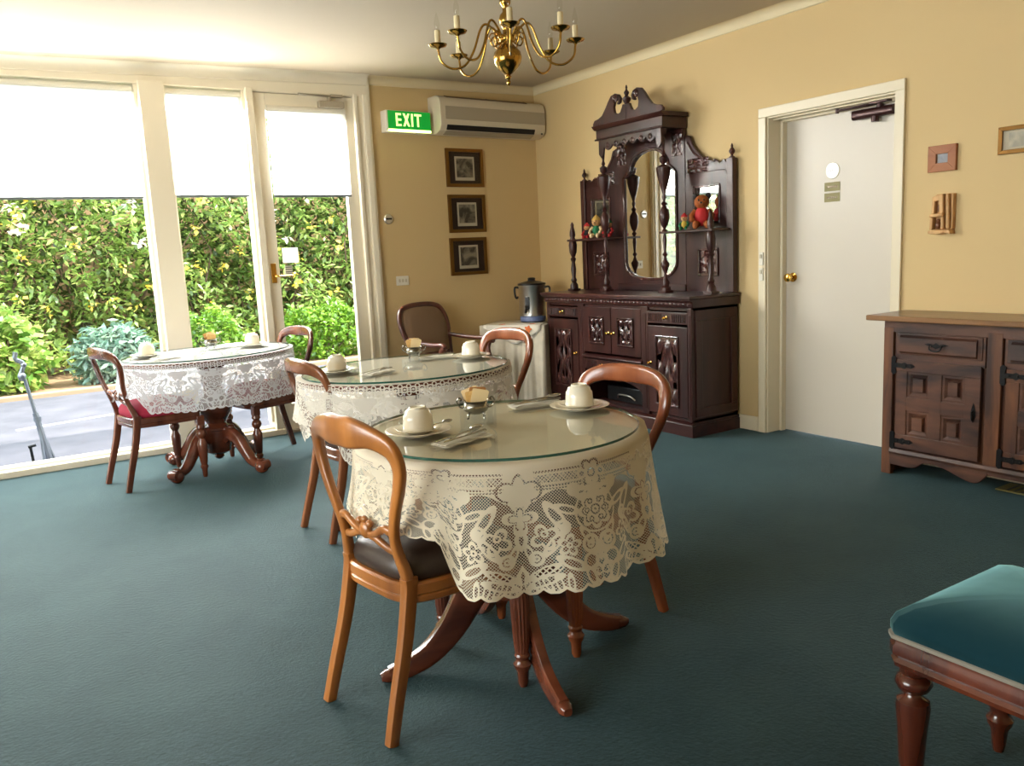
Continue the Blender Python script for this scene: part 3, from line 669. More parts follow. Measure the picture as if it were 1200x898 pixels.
def leaves(n, sampler, size, aspect=.45, fold=.25, droop=.3):
    """n folded leaf blades as 6-vertex islands"""
    P = sampler(n); n = len(P)
    yaw = RNG.uniform(0, 2 * PI, n); pit = RNG.normal(-droop, .55, n); L = size * RNG.uniform(.6, 1.3, n); Wd = L * aspect
    d = np.stack([np.cos(yaw) * np.cos(pit), np.sin(yaw) * np.cos(pit), np.sin(pit)], 1)
    s = np.cross(d, np.stack([RNG.normal(0, .5, n), RNG.normal(0, .5, n), np.ones(n)], 1)); s /= np.linalg.norm(s, axis=1)[:, None]; u = np.cross(s, d)
    base = P; tip = P + d * L[:, None]; mid = P + d * (L * .45)[:, None] - u * (L * .06)[:, None]
    l = mid + s * (Wd / 2)[:, None] + u * (L * fold * .4)[:, None]; r = mid - s * (Wd / 2)[:, None] + u * (L * fold * .4)[:, None]
    V = np.stack([base, l, mid, r, tip], 1).reshape(-1, 3); k = np.arange(n)[:, None] * 5
    Fq = np.concatenate([k + [0, 2, 1, 0], k + [0, 3, 2, 0], k + [1, 2, 4, 1], k + [2, 3, 4, 2]], 0)[:, :3]
    return V, Fq
def leafobj(name, V, Fq, mat, parent=None, off=(0, 0, 0)):
    me = bpy.data.meshes.new(name); V = V - np.array(off)
    me.vertices.add(len(V)); me.vertices.foreach_set('co', V.astype(np.float32).ravel())
    me.loops.add(Fq.size); me.loops.foreach_set('vertex_index', Fq.astype(np.int32).ravel())
    me.polygons.add(len(Fq)); me.polygons.foreach_set('loop_start', np.arange(0, Fq.size, 3, dtype=np.int32))
    me.update(calc_edges=True); me.validate(); me.materials.append(M[mat])
    o = bpy.data.objects.new(name, me); COL.objects.link(o)
    if parent is not None: o.parent = parent
    return o
def lumpy(x, z): return .22 * np.sin(x * 2.3 + 1) * np.cos(z * 2.9 + x) + .16 * np.sin(x * 5.1 + z * 4.3) + .09 * np.sin(x * 11 + z * 9)
def hedge_front(n):
    x = RNG.uniform(-6.5, 9.5, n); z = RNG.uniform(GZ + .1, 3.3, n); y = 11.95 + lumpy(x, z) - .12 * RNG.exponential(1, n) * .4 + RNG.uniform(0, .35, n)
    keep = ~((np.abs(np.sin(x * 1.1 + 2.1)) < .10) & (z > .5) & (z < 1.5) & (RNG.uniform(0, 1, n) < .8))
    return np.stack([x, y, z], 1)[keep]
def hedge_back(n):
    x = RNG.uniform(-6.5, 9.5, n); z = RNG.uniform(GZ + .1, 3.4, n); return np.stack([x, 12.55 + lumpy(x + 3, z) * .6 + RNG.uniform(-.15, .2, n), z], 1)
hz = thing('garden_hedge', 'tall loose flowering hedge running along the far side of the drive', 'hedge', (2, 11.8, GZ))
leafobj('foliage', *leaves(46000, hedge_front, .115), 'leaf', hz, hz.location)
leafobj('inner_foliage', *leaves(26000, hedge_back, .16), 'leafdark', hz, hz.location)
mb = MB(); rr = random.Random(3)
for i in range(70):
    x = -6.3 + i * .225 + rr.uniform(-.1, .1); y = 12.3 + rr.uniform(-.25, .2)
    pts = [(x, y, GZ)]
    for k in range(1, 6): pts.append((x + rr.uniform(-.12, .12) * k * .8, y + rr.uniform(-.08, .08) * k, GZ + k * .52))
    mb.tube(catmull(pts, 2), [.022 - .0018 * j for j in range(11)], 5)
build('stems', mb, 'bark', hz, True)
def spots(n, x0, x1, z0, z1):
    def f(m):
        c = np.stack([RNG.uniform(x0, x1, n), np.zeros(n), RNG.uniform(z0, z1, n)], 1); c[:, 1] = 11.68 + lumpy(c[:, 0], c[:, 2])
        return np.repeat(c, m // n, 0) + RNG.normal(0, .035, (n * (m // n), 3))
    return f
leafobj('yellow_flowers', *leaves(900, spots(110, -4, 8, .7, 2.4), .075, .7), 'petal', hz, hz.location)
leafobj('white_blossom', *leaves(420, spots(42, -4, 8, 1.6, 2.7), .08, .8), 'blossom', hz, hz.location)
def ellipsoid(c, r):
    def f(n):
        v = RNG.normal(0, 1, (n, 3)); v /= np.linalg.norm(v, axis=1)[:, None]; q = RNG.uniform(.72, 1.04, n)[:, None]
        p = np.array(c) + v * q * np.array(r) * (1 + .12 * np.sin(v[:, :1] * 9 + v[:, 2:] * 7)); return p[p[:, 2] > GZ + .03]
    return f
def shrub(name, label, c, r, n, size, mat, asp=.5, stems=5, group=None):
    t = thing(name, label, 'shrub', (c[0], c[1], GZ + .03), 0, group)
    leafobj('foliage', *leaves(n, ellipsoid(c, r), size, asp), mat, t, t.location)
    mb = MB()
    for k in range(stems):
        a = 2 * PI * k / stems; mb.tube([(c[0] + .03 * math.cos(a), c[1] + .03 * math.sin(a), GZ), (c[0] + r[0] * .3 * math.cos(a), c[1] + r[1] * .3 * math.sin(a), c[2] * .6), (c[0] + r[0] * .6 * math.cos(a), c[1] + r[1] * .6 * math.sin(a), c[2] + r[2] * .4)], .012, 5)
    build('stems', mb, 'bark', t, True); return t
shrub('broad_leaf_shrub', 'bright broad leaved shrub by the kerb behind the thin metal stand', (.12, 10.95, .36), (.47, .35, .52), 1600, .13, 'leafbroad', .6)
shrub('blue_green_shrub', 'blue green spreading plant by the kerb seen past the red seated chair', (1.30, 10.95, .24), (.46, .33, .40), 2400, .13, 'leafblue', .40)
shrub('clipped_shrub', 'low bright green clipped shrub seen beyond the window table', (2.42, 10.95, .30), (.44, .34, .42), 3200, .075, 'leafbox', .6)
shrub('clipped_shrub', 'wide low bright green clipped shrub seen through the glazed door', (3.95, 11.0, .28), (.84, .42, .42), 5200, .075, 'leafbox', .6)
shrub('broad_leaf_shrub', 'green leafy shrub by the kerb at the far left of the window', (-1.55, 11.0, .4), (.82, .4, .6), 2200, .13, 'leafbroad', .6)
# thin stand just outside the glass
t = thing('metal_stand', 'slim grey folding metal stand with bent head on the drive outside the widest window', 'stand', (.275, 6.85, GZ))
mb = MB(); mb.tube([(.285, 6.85, GZ), (.235, 6.85, .30)], [.024, .020], 8); mb.tube([(.315, 6.87, GZ), (.26, 6.86, .16)], .011, 6); mb.tube([(.25, 6.82, GZ), (.25, 6.84, .16)], .011, 6); build('lower_legs', mb, 'grey', t, True)
mb = MB(); mb.tube([(.235, 6.85, .30), (.20, 6.85, .55)], .013, 8); mb.lathe([(.026, 0), (.026, .03)], (.243, 6.85, .24), 10); build('pole', mb, 'grey', t, True)
mb = MB(); mb.tube(catmull([(.20, 6.85, .55), (.172, 6.85, .57), (.205, 6.85, .66), (.16, 6.85, .70), (.165, 6.85, .75)], 4), .016, 8); mb.ball((.185, 6.85, .575), .028); mb.ball((.205, 6.85, .655), .02); build('bent_head', mb, 'grey', t, True)
t = thing('garden_tap', 'short dark post with crossbar beside the thin metal stand', 'tap', (.175, 6.75, GZ))
mb = MB(); mb.tube([(.18, 6.75, GZ), (.172, 6.75, .075)], .010, 8); build('pipe', mb, 'iron', t, True)
mb = MB(); mb.sweep([(.158, 6.75, .075), (.208, 6.75, .083)], (.010, .010)); build('crossbar', mb, 'iron', t, True)
# ---------------------------------------------------------------- dining chairs (local: faces +x, origin under the seat)
def seat_outline(inset=0.0, n=40):
    """seat plan: rounded front, narrower back"""
    pts = []
    for i in range(n):
        a = 2 * PI * i / n; c, s = math.cos(a), math.sin(a)
        ex = .42
        x = math.copysign(abs(c) ** ex, c); y = math.copysign(abs(s) ** ex, s)
        hw = .200 + .026 * x
        px = x * (.203 - inset) + .014; py = y * (hw - inset)
        if x > .6: px += .012 * (1 - (y) ** 2)
        pts.append((px, py))
    return pts
RAKE = .105
def back_x(y, z, hb):
    t = max(0.0, (z - .42) / (hb - .42)); return -.160 - RAKE * t - .040 * min(1, t * 1.6) * (1 - min(1, abs(y) / .215) ** 2)
def chair(name, label, wd, seatmat, hb=.885, turned=1, group=None, crest=.034, rake=.105, shaded_fwood=None):
    global RAKE
    RAKE = rake
    t = thing(name, label, 'chair', (0, 0, 0), 0, group)
    # rear legs: sabre curve
    for s in (-1, 1):
        mb = MB(); P = catmull([(-.262, s * .166, 0), (-.230, s * .160, .12), (-.190, s * .154, .26), (-.162, s * .150, .40), (-.160, s * .150, .44)], 4)
        mb.sweep(P, [(.0155 + .003 * i / 16, .0165 + .006 * i / 16) for i in range(len(P))], (1, 0, 0), True, None, .45, 12); build('leg', mb, wd, t)
    fw2 = shaded_fwood or wd
    fl = [(.010, 0), (.014, .012), (.016, .05), (.022, .062), (.024, .074), (.018, .082), (.0165, .090), (.020, .096), (.0205, .102), (.018, .108), (.021, .14), (.0245, .24), (.026, .285), (.022, .300), (.027, .308), (.027, .316), (.021, .322), (.021, .335)]
    if turned == 2: fl = [(.010, 0), (.013, .012), (.015, .05), (.021, .062), (.021, .07), (.016, .078), (.020, .10), (.0255, .18), (.026, .21), (.018, .232), (.016, .245), (.025, .262), (.027, .275), (.023, .290), (.016, .300), (.024, .312), (.021, .335)]
    for s in (-1, 1):
        mb = MB(); mb.lathe([(r * 1.16, z) for r, z in fl], (.192, s * .196, 0), 32, None, (.11, .29, 16, .13) if turned == 1 else None); build('leg', mb, fw2, t, smooth=30)
        mb = MB(); mb.cbox((.192, s * .196, .36), (.046, .044, .06)); build('leg_block', mb, fw2, t, bevel=.004)
    # seat frame and pad
    o = seat_outline(); mb = MB(); n = len(o)
    prof = [(.004, .366), (0, .370), (0, .384), (.004, .388), (.0, .392), (0, .418), (.006, .424)]
    vs = []
    for ins, z in prof: vs += [(x, y, z) for x, y in seat_outline(ins)]
    fs = [tuple(range(n - 1, -1, -1)), tuple((len(prof) - 1) * n + k for k in range(n))]
    for i in range(len(prof) - 1):
        for k in range(n): fs.append((i * n + k, i * n + (k + 1) % n, (i + 1) * n + (k + 1) % n, (i + 1) * n + k))
    mb.add(vs, fs); build('seat_frame', mb, wd, t, smooth=35)
    mb = MB(); vs = []; lay = [(.97, .422), (1.0, .432), (1.005, .447), (.985, .466), (.92, .484), (.76, .500), (.5, .511), (.2, .515)]
    base = seat_outline(.012)
    for sc, z in lay: vs += [(x * sc + .01 * (1 - sc), y * sc, z) for x, y in base]
    fs = [tuple(range(n - 1, -1, -1)), tuple((len(lay) - 1) * n + k for k in range(n))]
    for i in range(len(lay) - 1):
        for k in range(n): fs.append((i * n + k, i * n + (k + 1) % n, (i + 1) * n + (k + 1) % n, (i + 1) * n + k))
    mb.add(vs, fs); build('seat_pad', mb, seatmat, t, smooth=60)
    # balloon back: one continuous frame
    half = [(-.150, .40), (-.149, .45), (-.136, .51), (-.139, .57), (-.166, .645), (-.196, .72), (-.206, .775), (-.188, .825), (-.130, .852), (-.055, .858), (0, .859)]
    k_ = (hb - .026 - .42) / (.859 - .42)
    half = [(y, .42 + (z - .42) * k_) for y, z in half]
    full = half + [(-y, z) for y, z in half[-2::-1]]
    sec = [.0175, .017, .0145, .0145, .016, .018, .021, .026, .030, crest, crest]; sec = sec + sec[-2::-1]
    dep = [.016, .0155, .014, .013, .013, .0135, .014, .0145, .015, .0155, .016]; dep = dep + dep[-2::-1]
    P = catmull([(back_x(y, z, hb), y, z) for y, z in full], 5)
    S2 = [np.array((a, b)) for a, b in zip(sec, dep)]; S2 = catmull(S2, 5)
    mb = MB(); mb.sweep(P, [(float(q[0]), float(q[1])) for q in S2], (1, 0, 0), True, None, .62, 14); build('back_frame', mb, wd, t, smooth=60)
    # carved cross rail: two scrolls meeting at a bead
    mb = MB(); zc0 = .545
    for s in (-1, 1):
        c = [(s * .137, zc0 + .022), (s * .10, zc0 + .030), (s * .06, zc0 + .008), (s * .028, zc0 - .002), (0, zc0 + .006)]
        P = catmull([(back_x(y, z, hb), y, z) for y, z in c], 4); mb.sweep(P, [(.013 - .0003 * i, .009) for i in range(len(P))], (1, 0, 0), True, None, .7, 8)
        c = [(s * .135, zc0 - .034), (s * .09, zc0 - .028), (s * .04, zc0 - .008), (0, zc0 - .004)]
        P = catmull([(back_x(y, z, hb), y, z) for y, z in c], 4); mb.sweep(P, [(.011, .009)] * len(P), (1, 0, 0), True, None, .7, 8)
        mb.ball((back_x(0, zc0, hb) - .002, s * .026, zc0 + .028), (.011, .014, .012), 10, 6)
    mb.ball((back_x(0, zc0, hb), 0, zc0 + .006), (.014, .026, .026), 14, 8); mb.ball((back_x(0, zc0, hb) - .002, 0, zc0 + .036), (.010, .013, .011), 10, 6)
    build('cross_rail', mb, wd, t, smooth=60)
    return t
def put(t, loc, deg): t.location = loc; t.rotation_euler = (0, 0, math.radians(deg)); return t

c1 = put(chair('dining_chair', 'honey coloured balloon back chair with dark brown seat at the front table', 'oak', 'seatbrown', .870, crest=.043, rake=.052, shaded_fwood='darkw'), (1.014, 2.135, 0), 9)  # front legs get a darker wood that paints in their shade
c2 = put(chair('dining_chair', 'red brown balloon back chair standing between the front table and the carved sideboard', 'maho', 'seatbrown', .868), (1.642, 2.235, 0), 186)
c3 = put(chair('dining_chair', 'mid brown balloon back chair on the window side of the middle table', 'walnut', 'seatbrown', .848), (1.478, 3.745, 0), 4)
c4 = put(chair('dining_chair', 'shiny brown balloon back chair between the middle table and the draped side table', 'maho', 'seatbrown', hb=.872, turned=2), (2.140, 3.80, 0), 186)
c5 = put(chair('dining_chair', 'dark balloon back chair with crimson seat at the left end of the window table', 'darkw', 'seatred', .848, 2), (.815, 5.42, 0), 12)
c6 = put(chair('dining_chair', 'dark balloon back chair with crimson seat pulled to the window table beside the glazed door', 'darkw', 'seatred', .848, 2), (1.545, 5.545, 0), 192)

# ---------------------------------------------------------------- dining tables
def ell_pts(a, b, n): return [(a * math.cos(2 * PI * k / n), b * math.sin(2 * PI * k / n)) for k in range(n)]
def table(name, label, loc, deg, a, b, style):
    t = thing(name, label, 'table', loc, math.radians(deg))
    mb = MB(); n = 64; vs = []; lay = [(.97, .716), (1.0, .720), (1.0, .738), (.99, .744)]
    for sc, z in lay: vs += [(x * sc, y * sc, z) for x, y in ell_pts(a, b, n)]
    fs = [tuple(range(n - 1, -1, -1)), tuple((len(lay) - 1) * n + k for k in range(n))]
    for i in range(len(lay) - 1):
        for k in range(n): fs.append((i * n + k, i * n + (k + 1) % n, (i + 1) * n + (k + 1) % n, (i + 1) * n + k))
    mb.add(vs, fs); build('tabletop', mb, 'tablew', t)
    if style == 'sabre':
        mb = MB(); mb.lathe([(.05, .20), (.058, .215), (.058, .36), (.066, .375), (.066, .39), (.05, .41), (.042, .46), (.05, .56), (.058, .63), (.045, .66), (.07, .685), (.12, .70), (.12, .716)], n=28); build('pedestal', mb, 'tablew', t)
        for k in range(4):
            A = PI / 2 * k; c, s = math.cos(A), math.sin(A)
            P = catmull([(.045, .350), (.085, .315), (.135, .240), (.195, .150), (.270, .078), (.350, .042), (.405, .030)], 4)
            hs = [.076 - .053 * (i / (len(P) - 1)) ** .8 for i in range(len(P))]
            mb = MB(); mb.sweep([(r * c, r * s, z - h_ * .35) for (r, z), h_ in zip(P, hs)], [(.021 - .004 * i / len(P), h_) for i, h_ in enumerate(hs)], (c * .0 + 0, 0, 1), True, None, .4, 14)
            lg = build('leg', mb, 'tablew', t, smooth=35)
            mb = MB(); mb.sweep([(.392 * c, .392 * s, .021), (.415 * c, .415 * s, .0195), (.432 * c, .432 * s, .018)], [(.020, .0205), (.022, .019), (.013, .012)], (0, 0, 1), True, None, .7, 12); build('leg_toe', mb, 'tablew', lg)
    else:
        mb = MB(); mb.lathe([(.05, .10), (.075, .115), (.085, .16), (.082, .255), (.095, .262), (.095, .275), (.070, .285), (.056, .30), (.075, .33), (.098, .37), (.104, .41), (.085, .46), (.06, .50), (.056, .54), (.072, .58), (.06, .62), (.085, .66), (.14, .69), (.14, .716)], n=32); build('pedestal', mb, 'tablew', t)
        mb = MB(); mb.lathe([(.004, .060), (.020, .066), (.032, .082), (.024, .098), (.05, .105)], n=20); build('drop_finial', mb, 'tablew', t)
        for k in range(4):
            A = math.radians((27, 113, 201, 284)[k]); c, s = math.cos(A), math.sin(A)
            P = catmull([(.06, .225), (.12, .235), (.18, .205), (.235, .140), (.290, .078), (.345, .060), (.385, .072)], 4)
            hs = [.058, .050, .042, .036, .031, .028, .024]; hs = [float(q) for q in np.interp(np.linspace(0, 6, len(P)), range(7), hs)]
            mb = MB(); mb.sweep([(r * c, r * s, z) for r, z in P], [(.030 - .003 * math.cos(i / 4), h_) for i, h_ in enumerate(hs)], (0, 0, 1), True, None, .7, 14)
            mb.ball((.13 * c, .13 * s, .278), (.024, .024, .020)); lg = build('leg', mb, 'tablew', t)
            mb = MB(); mb.ball((.372 * c, .372 * s, .042), (.044, .044, .042), 18, 11); mb.lathe([(.020, -.031), (.030, -.030), (.034, 0), (.030, .030), (.020, .031)], n=16, T=Matrix.Translation((.392 * c, .392 * s, .055)) @ Matrix.Rotation(A, 4, 'Z') @ Matrix.Rotation(PI / 2, 4, 'X')); build('leg_scroll', mb, 'tablew', lg)
    return t
def tablecloth(label, loc, deg, a, b, drop, mat, folds, amp, seed, seats=(), flare=.03):
    """round lace cloth: flat on top, hanging in folds; UV = (metres round the edge, metres below the edge)"""
    rnd = random.Random(seed); ph = [rnd.uniform(0, 6.3) for _ in range(4)]
    n = 220; rings = [(-1.0, 0), (-.7, 0), (-.35, 0), (-.08, 0), (0, .0)]; nv = 22
    o = setup(bpy.data.objects.new('lace_tablecloth', bpy.data.meshes.new('lace_tablecloth')), label, 'tablecloth'); COL.objects.link(o)
    vs = []; uv = []; per = PI * (3 * (a + b) - math.sqrt((3 * a + b) * (a + 3 * b)))
    cum = [0.0]; pr = [(a * math.cos(2 * PI * k / 4000), b * math.sin(2 * PI * k / 4000)) for k in range(4001)]
    for k in range(4000): cum.append(cum[-1] + math.dist(pr[k], pr[k + 1]))
    tot = cum[-1]
    for ri, (q, _) in enumerate(rings[:-1]):
        for k in range(n + 1):
            A = 2 * PI * k / n; f = -q; f = 1 - f if False else (1 + q)
            vs.append((a * f * math.cos(A), b * f * math.sin(A), .7475)); uv.append((cum[int(round(k * 4000 / n))], q * .3 - .003))
    for j in range(nv + 1):
        v = drop * j / nv
        for k in range(n + 1):
            A = 2 * PI * k / n; c, s = math.cos(A), math.sin(A); L = math.hypot(c / a, s / b); nx, ny = c / a / L, s / b / L
            g = (j / nv)
            wv = math.sin(A * folds + ph[0] + .8 * math.sin(A * 3 + ph[1]) + .55 * math.sin(A * folds + ph[0])) * .75 + math.sin(A * (folds * 1.7 // 1) + ph[2]) * .35
            rr = .006 * min(1, j / 2) + flare * g ** 1.1 + amp * wv * g ** 1.25
            ease = min(1.0, v / .02); z = .7475 - (v - .010 * ease * (1 - .5 * ease)) * (1 - .02 * wv * g)
            lift = 0.0
            for (sa, sw) in seats:                   # the cloth lies up on the chair seats pushed under the table
                dA = abs((A - math.radians(sa - deg) + PI) % (2 * PI) - PI); lift = max(lift, min(1.0, max(0.0, (math.radians(sw) - dA) / math.radians(9))))
            if lift: lift = lift * lift * (3 - 2 * lift); z = z * (1 - lift) + (.7475 - (.7475 - .555) * g) * lift; rr = rr * (1 - lift) + (.006 + .03 * g * g) * lift
            vs.append((a * c + nx * rr, b * s + ny * rr, z)); uv.append((cum[int(round(k * 4000 / n))], v))
    fs = []; W_ = n + 1; R_ = len(rings) - 1 + nv + 1
    for i in range(R_ - 1):
        for k in range(n): fs.append((i * W_ + k, i * W_ + k + 1, (i + 1) * W_ + k + 1, (i + 1) * W_ + k))
    me = o.data; me.from_pydata(vs, [], fs); ul = me.uv_layers.new(name='UVMap')
    li = np.zeros(len(me.loops), dtype=np.int32); me.loops.foreach_get('vertex_index', li); ul.data.foreach_set('uv', np.array(uv, dtype=np.float32)[li].ravel())
    me.polygons.foreach_set('use_smooth', [True] * len(me.polygons)); me.materials.append(mat); me.update()
    o.location = loc; o.rotation_euler = (0, 0, math.radians(deg)); return o, tot
def glass_top(label, loc, deg, a, b, z=.7495, th=.008):
    t = thing('glass_tabletop', label, 'glass top', (loc[0], loc[1], z), math.radians(deg))
    n = 96; mb = MB(); vs = []
    for q, zz in ((1, .0), (1, th)): vs += [(x * q, y * q, zz) for x, y in ell_pts(a - .0015, b - .0015, n)]
    mb.add(vs, [tuple(range(n - 1, -1, -1)), tuple(range(n, 2 * n))]); build('glass_sheet', mb, 'tglass', t, smooth=0)
    mb = MB(); vs = []; lay = [(-.0015, .0), (0, .0015), (0, th - .0015), (-.0015, th)]
    for q, zz in lay: vs += [(x, y, zz) for x, y in ell_pts(a + q, b + q, n)]
    fs = []
    for i in range(3):
        for k in range(n): fs.append((i * n + k, i * n + (k + 1) % n, (i + 1) * n + (k + 1) % n, (i + 1) * n + k))
    mb.add(vs, fs); build('polished_edge', mb, 'tedge', t); return t
T1, T2, T3 = (1.318, 2.170, 0), (1.731, 3.715, 0), (1.175, 5.43, 0)
table('pedestal_table', 'round mahogany pedestal table on four sweeping legs under the front lace cloth', T1, -11, .450, .450, 'sabre')
table('pedestal_table', 'mahogany pedestal table hidden under the long lace cloth of the middle table', T2, 0, .53, .47, 'sabre')
table('pedestal_table', 'oval mahogany table with carved scroll feet by the window', T3, 14, .535, .428, 'scroll')
def period_for(a, b, n): return PI * (3 * (a + b) - math.sqrt((3 * a + b) * (a + 3 * b))) / n
la = lace('lace_front', .350, period_for(.452, .452, 7), srgb(247, 234, 208))
lb = lace('lace_middle', .36, period_for(.532, .472, 8), srgb(240, 232, 218), band=2)
lc = lace('lace_window', .29, period_for(.540, .432, 8), srgb(246, 245, 248), trans=.5, band=2)
tablecloth('cream lace cloth hanging in folds over the front table', T1, 38, .452, .452, .350, la, 11, .034, 3, ((184, 41), (4, 40)), .042)
tablecloth('cream lace cloth over the middle table', T2, 0, .532, .472, .36, lb, 10, .016, 5, ((180, 36), (6, 34)), .02)
tablecloth('white lace cloth over the oval table by the window', T3, 14, .540, .432, .29, lc, 11, .012, 9, ((192, 30), (14, 30)), .015)
glass_top('round glass top over the lace of the front table', (1.332, 2.188), 0, .432, .432)
glass_top('round glass top over the lace of the middle table', (1.731, 3.704), 0, .513, .452)
glass_top('oval glass top on the window table', T3, 14, .522, .412)
TZ = .7576

# ---------------------------------------------------------------- table settings
def single_lathe(name, prof, mat, label, cat, loc, group=None, n=36, extra=None):
    mb = MB(); mb.lathe(prof, loc, n)
    if extra: extra(mb, loc)
    return single(name, mb, mat, label, cat, loc, group)
plate_p = [(.001, 0), (.055, 0), (.058, .003), (.072, .007), (.100, .014), (.102, .0155), (.099, .0165), (.072, .0098), (.056, .0055), (.001, .0055)]
sauc_p = [(.001, 0), (.036, 0), (.038, .002), (.052, .006), (.071, .014), (.0725, .0155), (.070, .016), (.050, .0085), (.034, .0055), (.001, .0055)]
def cup(name, label, loc, rz, group=None):
    """cup turned upside down on its saucer"""
    t = thing(name, label, 'cup', loc, rz, group)
    mb = MB(); mb.lathe([(.0475, 0), (.0485, .002), (.0475, .010), (.0462, .030), (.0448, .046), (.0405, .050), (.0375, .060), (.031, .0635), (.027, .065), (.027, .0705), (.0245, .0715), (.023, .067), (.001, .066)], n=36); build('cup_body', mb, 'china', t, smooth=50)
    mb = MB(); mb.tube(catmull([(.042, 0, .050), (.058, 0, .052), (.066, 0, .036), (.058, 0, .018), (.044, 0, .016)], 4), .0045, 8); build('cup_handle', mb, 'china', t); return t
def cutlery(kind, label, loc, deg, mat='silver', L=.185, group=None):
    T = Matrix.Rotation(math.radians(deg), 4, 'Z'); mb = MB(); l = L / 2
    if kind == 'knife':
        mb.sweep([(-l, 0, .004), (-l + .04, 0, .005), (-.005, 0, .0045)], [(.0060, .0035), (.0055, .0035), (.004, .003)], n=8, T=T)
        mb.prism([(-.005, -.0035), (.05, -.008), (l - .012, -.007), (l, .001), (l - .01, .005), (-.005, .004)], .003, .0045, 'xy', T)
    else:
        mb.sweep([(-l, 0, .0030), (-l + .03, 0, .004), (0, 0, .0050), (.035, 0, .0042)], [(.0075, .0014), (.0058, .0018), (.0032, .0022), (.0032, .002)], n=8, T=T)
        if kind == 'fork':
            mb.prism([(.033, -.003), (.046, -.0105), (.058, -.0115), (.058, .0115), (.046, .0105), (.033, .003)], .003, .0048, 'xy', T)
            for k in range(4):
                y = -.0098 + k * .0065; mb.sweep([(.056, y, .0039), (l - .008, y, .0045), (l, y, .0065)], [(.0016, .0012), (.0014, .001), (.0006, .0006)], n=6, T=T)
        else: mb.ball((min(.06, l - .022), 0, .0065), (.030 * L / .185, .0175 * L / .185, .0055), 16, 8, T)
    return single(kind, MB_at(mb, loc), mat, label, kind, loc, group)
def MB_at(mb, loc): mb.v = [(x + loc[0], y + loc[1], z + loc[2]) for x, y, z in mb.v]; return mb
def napkin(label, loc, deg, lx, ly, seed):
    """folded paper napkin: three loose layers with lifted edge"""
    rn = random.Random(seed); mb = MB(); T = Matrix.Rotation(math.radians(deg), 4, 'Z'); nx = 14
    for q, (sx, sy, ox) in enumerate(((1, 1, 0), (.97, .8, .004), (.94, .55, -.005))):
        vs = []; fs = []
        for i in range(nx + 1):
            x = (i / nx - .5) * lx * sx + ox; h = .0012 + q * .0024 + .0012 * math.sin(i * 1.1 + q + seed)
            for y in (-.5, 0, .5): vs.append((x, y * ly * sy + .003 * math.sin(i * .9 + q * 2), max(.0004, h + (.003 if y == .5 else 0))))
        m = len(vs); vs += [(x, y, z + .0009) for x, y, z in vs]
        for i in range(nx):
            for j in range(2): a = i * 3 + j; fs += [(a, a + 1, a + 4, a + 3), (m + a, m + a + 3, m + a + 4, m + a + 1)]
        for i in range(nx): fs += [(i * 3, i * 3 + 3, m + i * 3 + 3, m + i * 3), (i * 3 + 2, m + i * 3 + 2, m + i * 3 + 5, i * 3 + 5)]
        fs += [(0, m, m + 1, 1), (1, m + 1, m + 2, 2), (nx * 3, nx * 3 + 1, m + nx * 3 + 1, m + nx * 3), (nx * 3 + 1, nx * 3 + 2, m + nx * 3 + 2, m + nx * 3 + 1)]
        mb.add(vs, fs, T)
    return single('paper_napkin', MB_at(mb, loc), 'paper', label, 'napkin', loc, None, smooth=60)
def setting(where, px, py, cr, nap, deg, spoon=True, saucer=True):
    single_lathe('side_plate', plate_p, 'china', 'white side plate ' + where, 'plate', (px, py, TZ))
    single_lathe('saucer', sauc_p, 'china', 'white saucer on the side plate ' + where, 'saucer', (px, py, TZ + .0058))
    cup('teacup', 'upturned white teacup ' + where, (px, py, TZ + .0142), math.radians(cr))
    nx, ny = nap; napkin('folded white paper napkin ' + where, (nx, ny, TZ), deg, .19, .075, int(px * 10))
    d = Vector((math.cos(math.radians(deg)), math.sin(math.radians(deg)), 0)); s = Vector((-d.y, d.x, 0)); z = TZ + .0105
    def at(u, v, k=0): q = Vector((nx, ny, 0)) + d * u + s * v; return (q.x, q.y, z + k)
    cutlery('fork', 'silver fork lying on the napkin ' + where, at(-.005, .016), deg + 2)
    cutlery('knife', 'silver knife lying on the napkin ' + where, at(0, -.012), deg + 181)
    if spoon: cutlery('spoon', 'silver spoon lying across the napkin ' + where, at(.025, .004, .006), deg + 12)
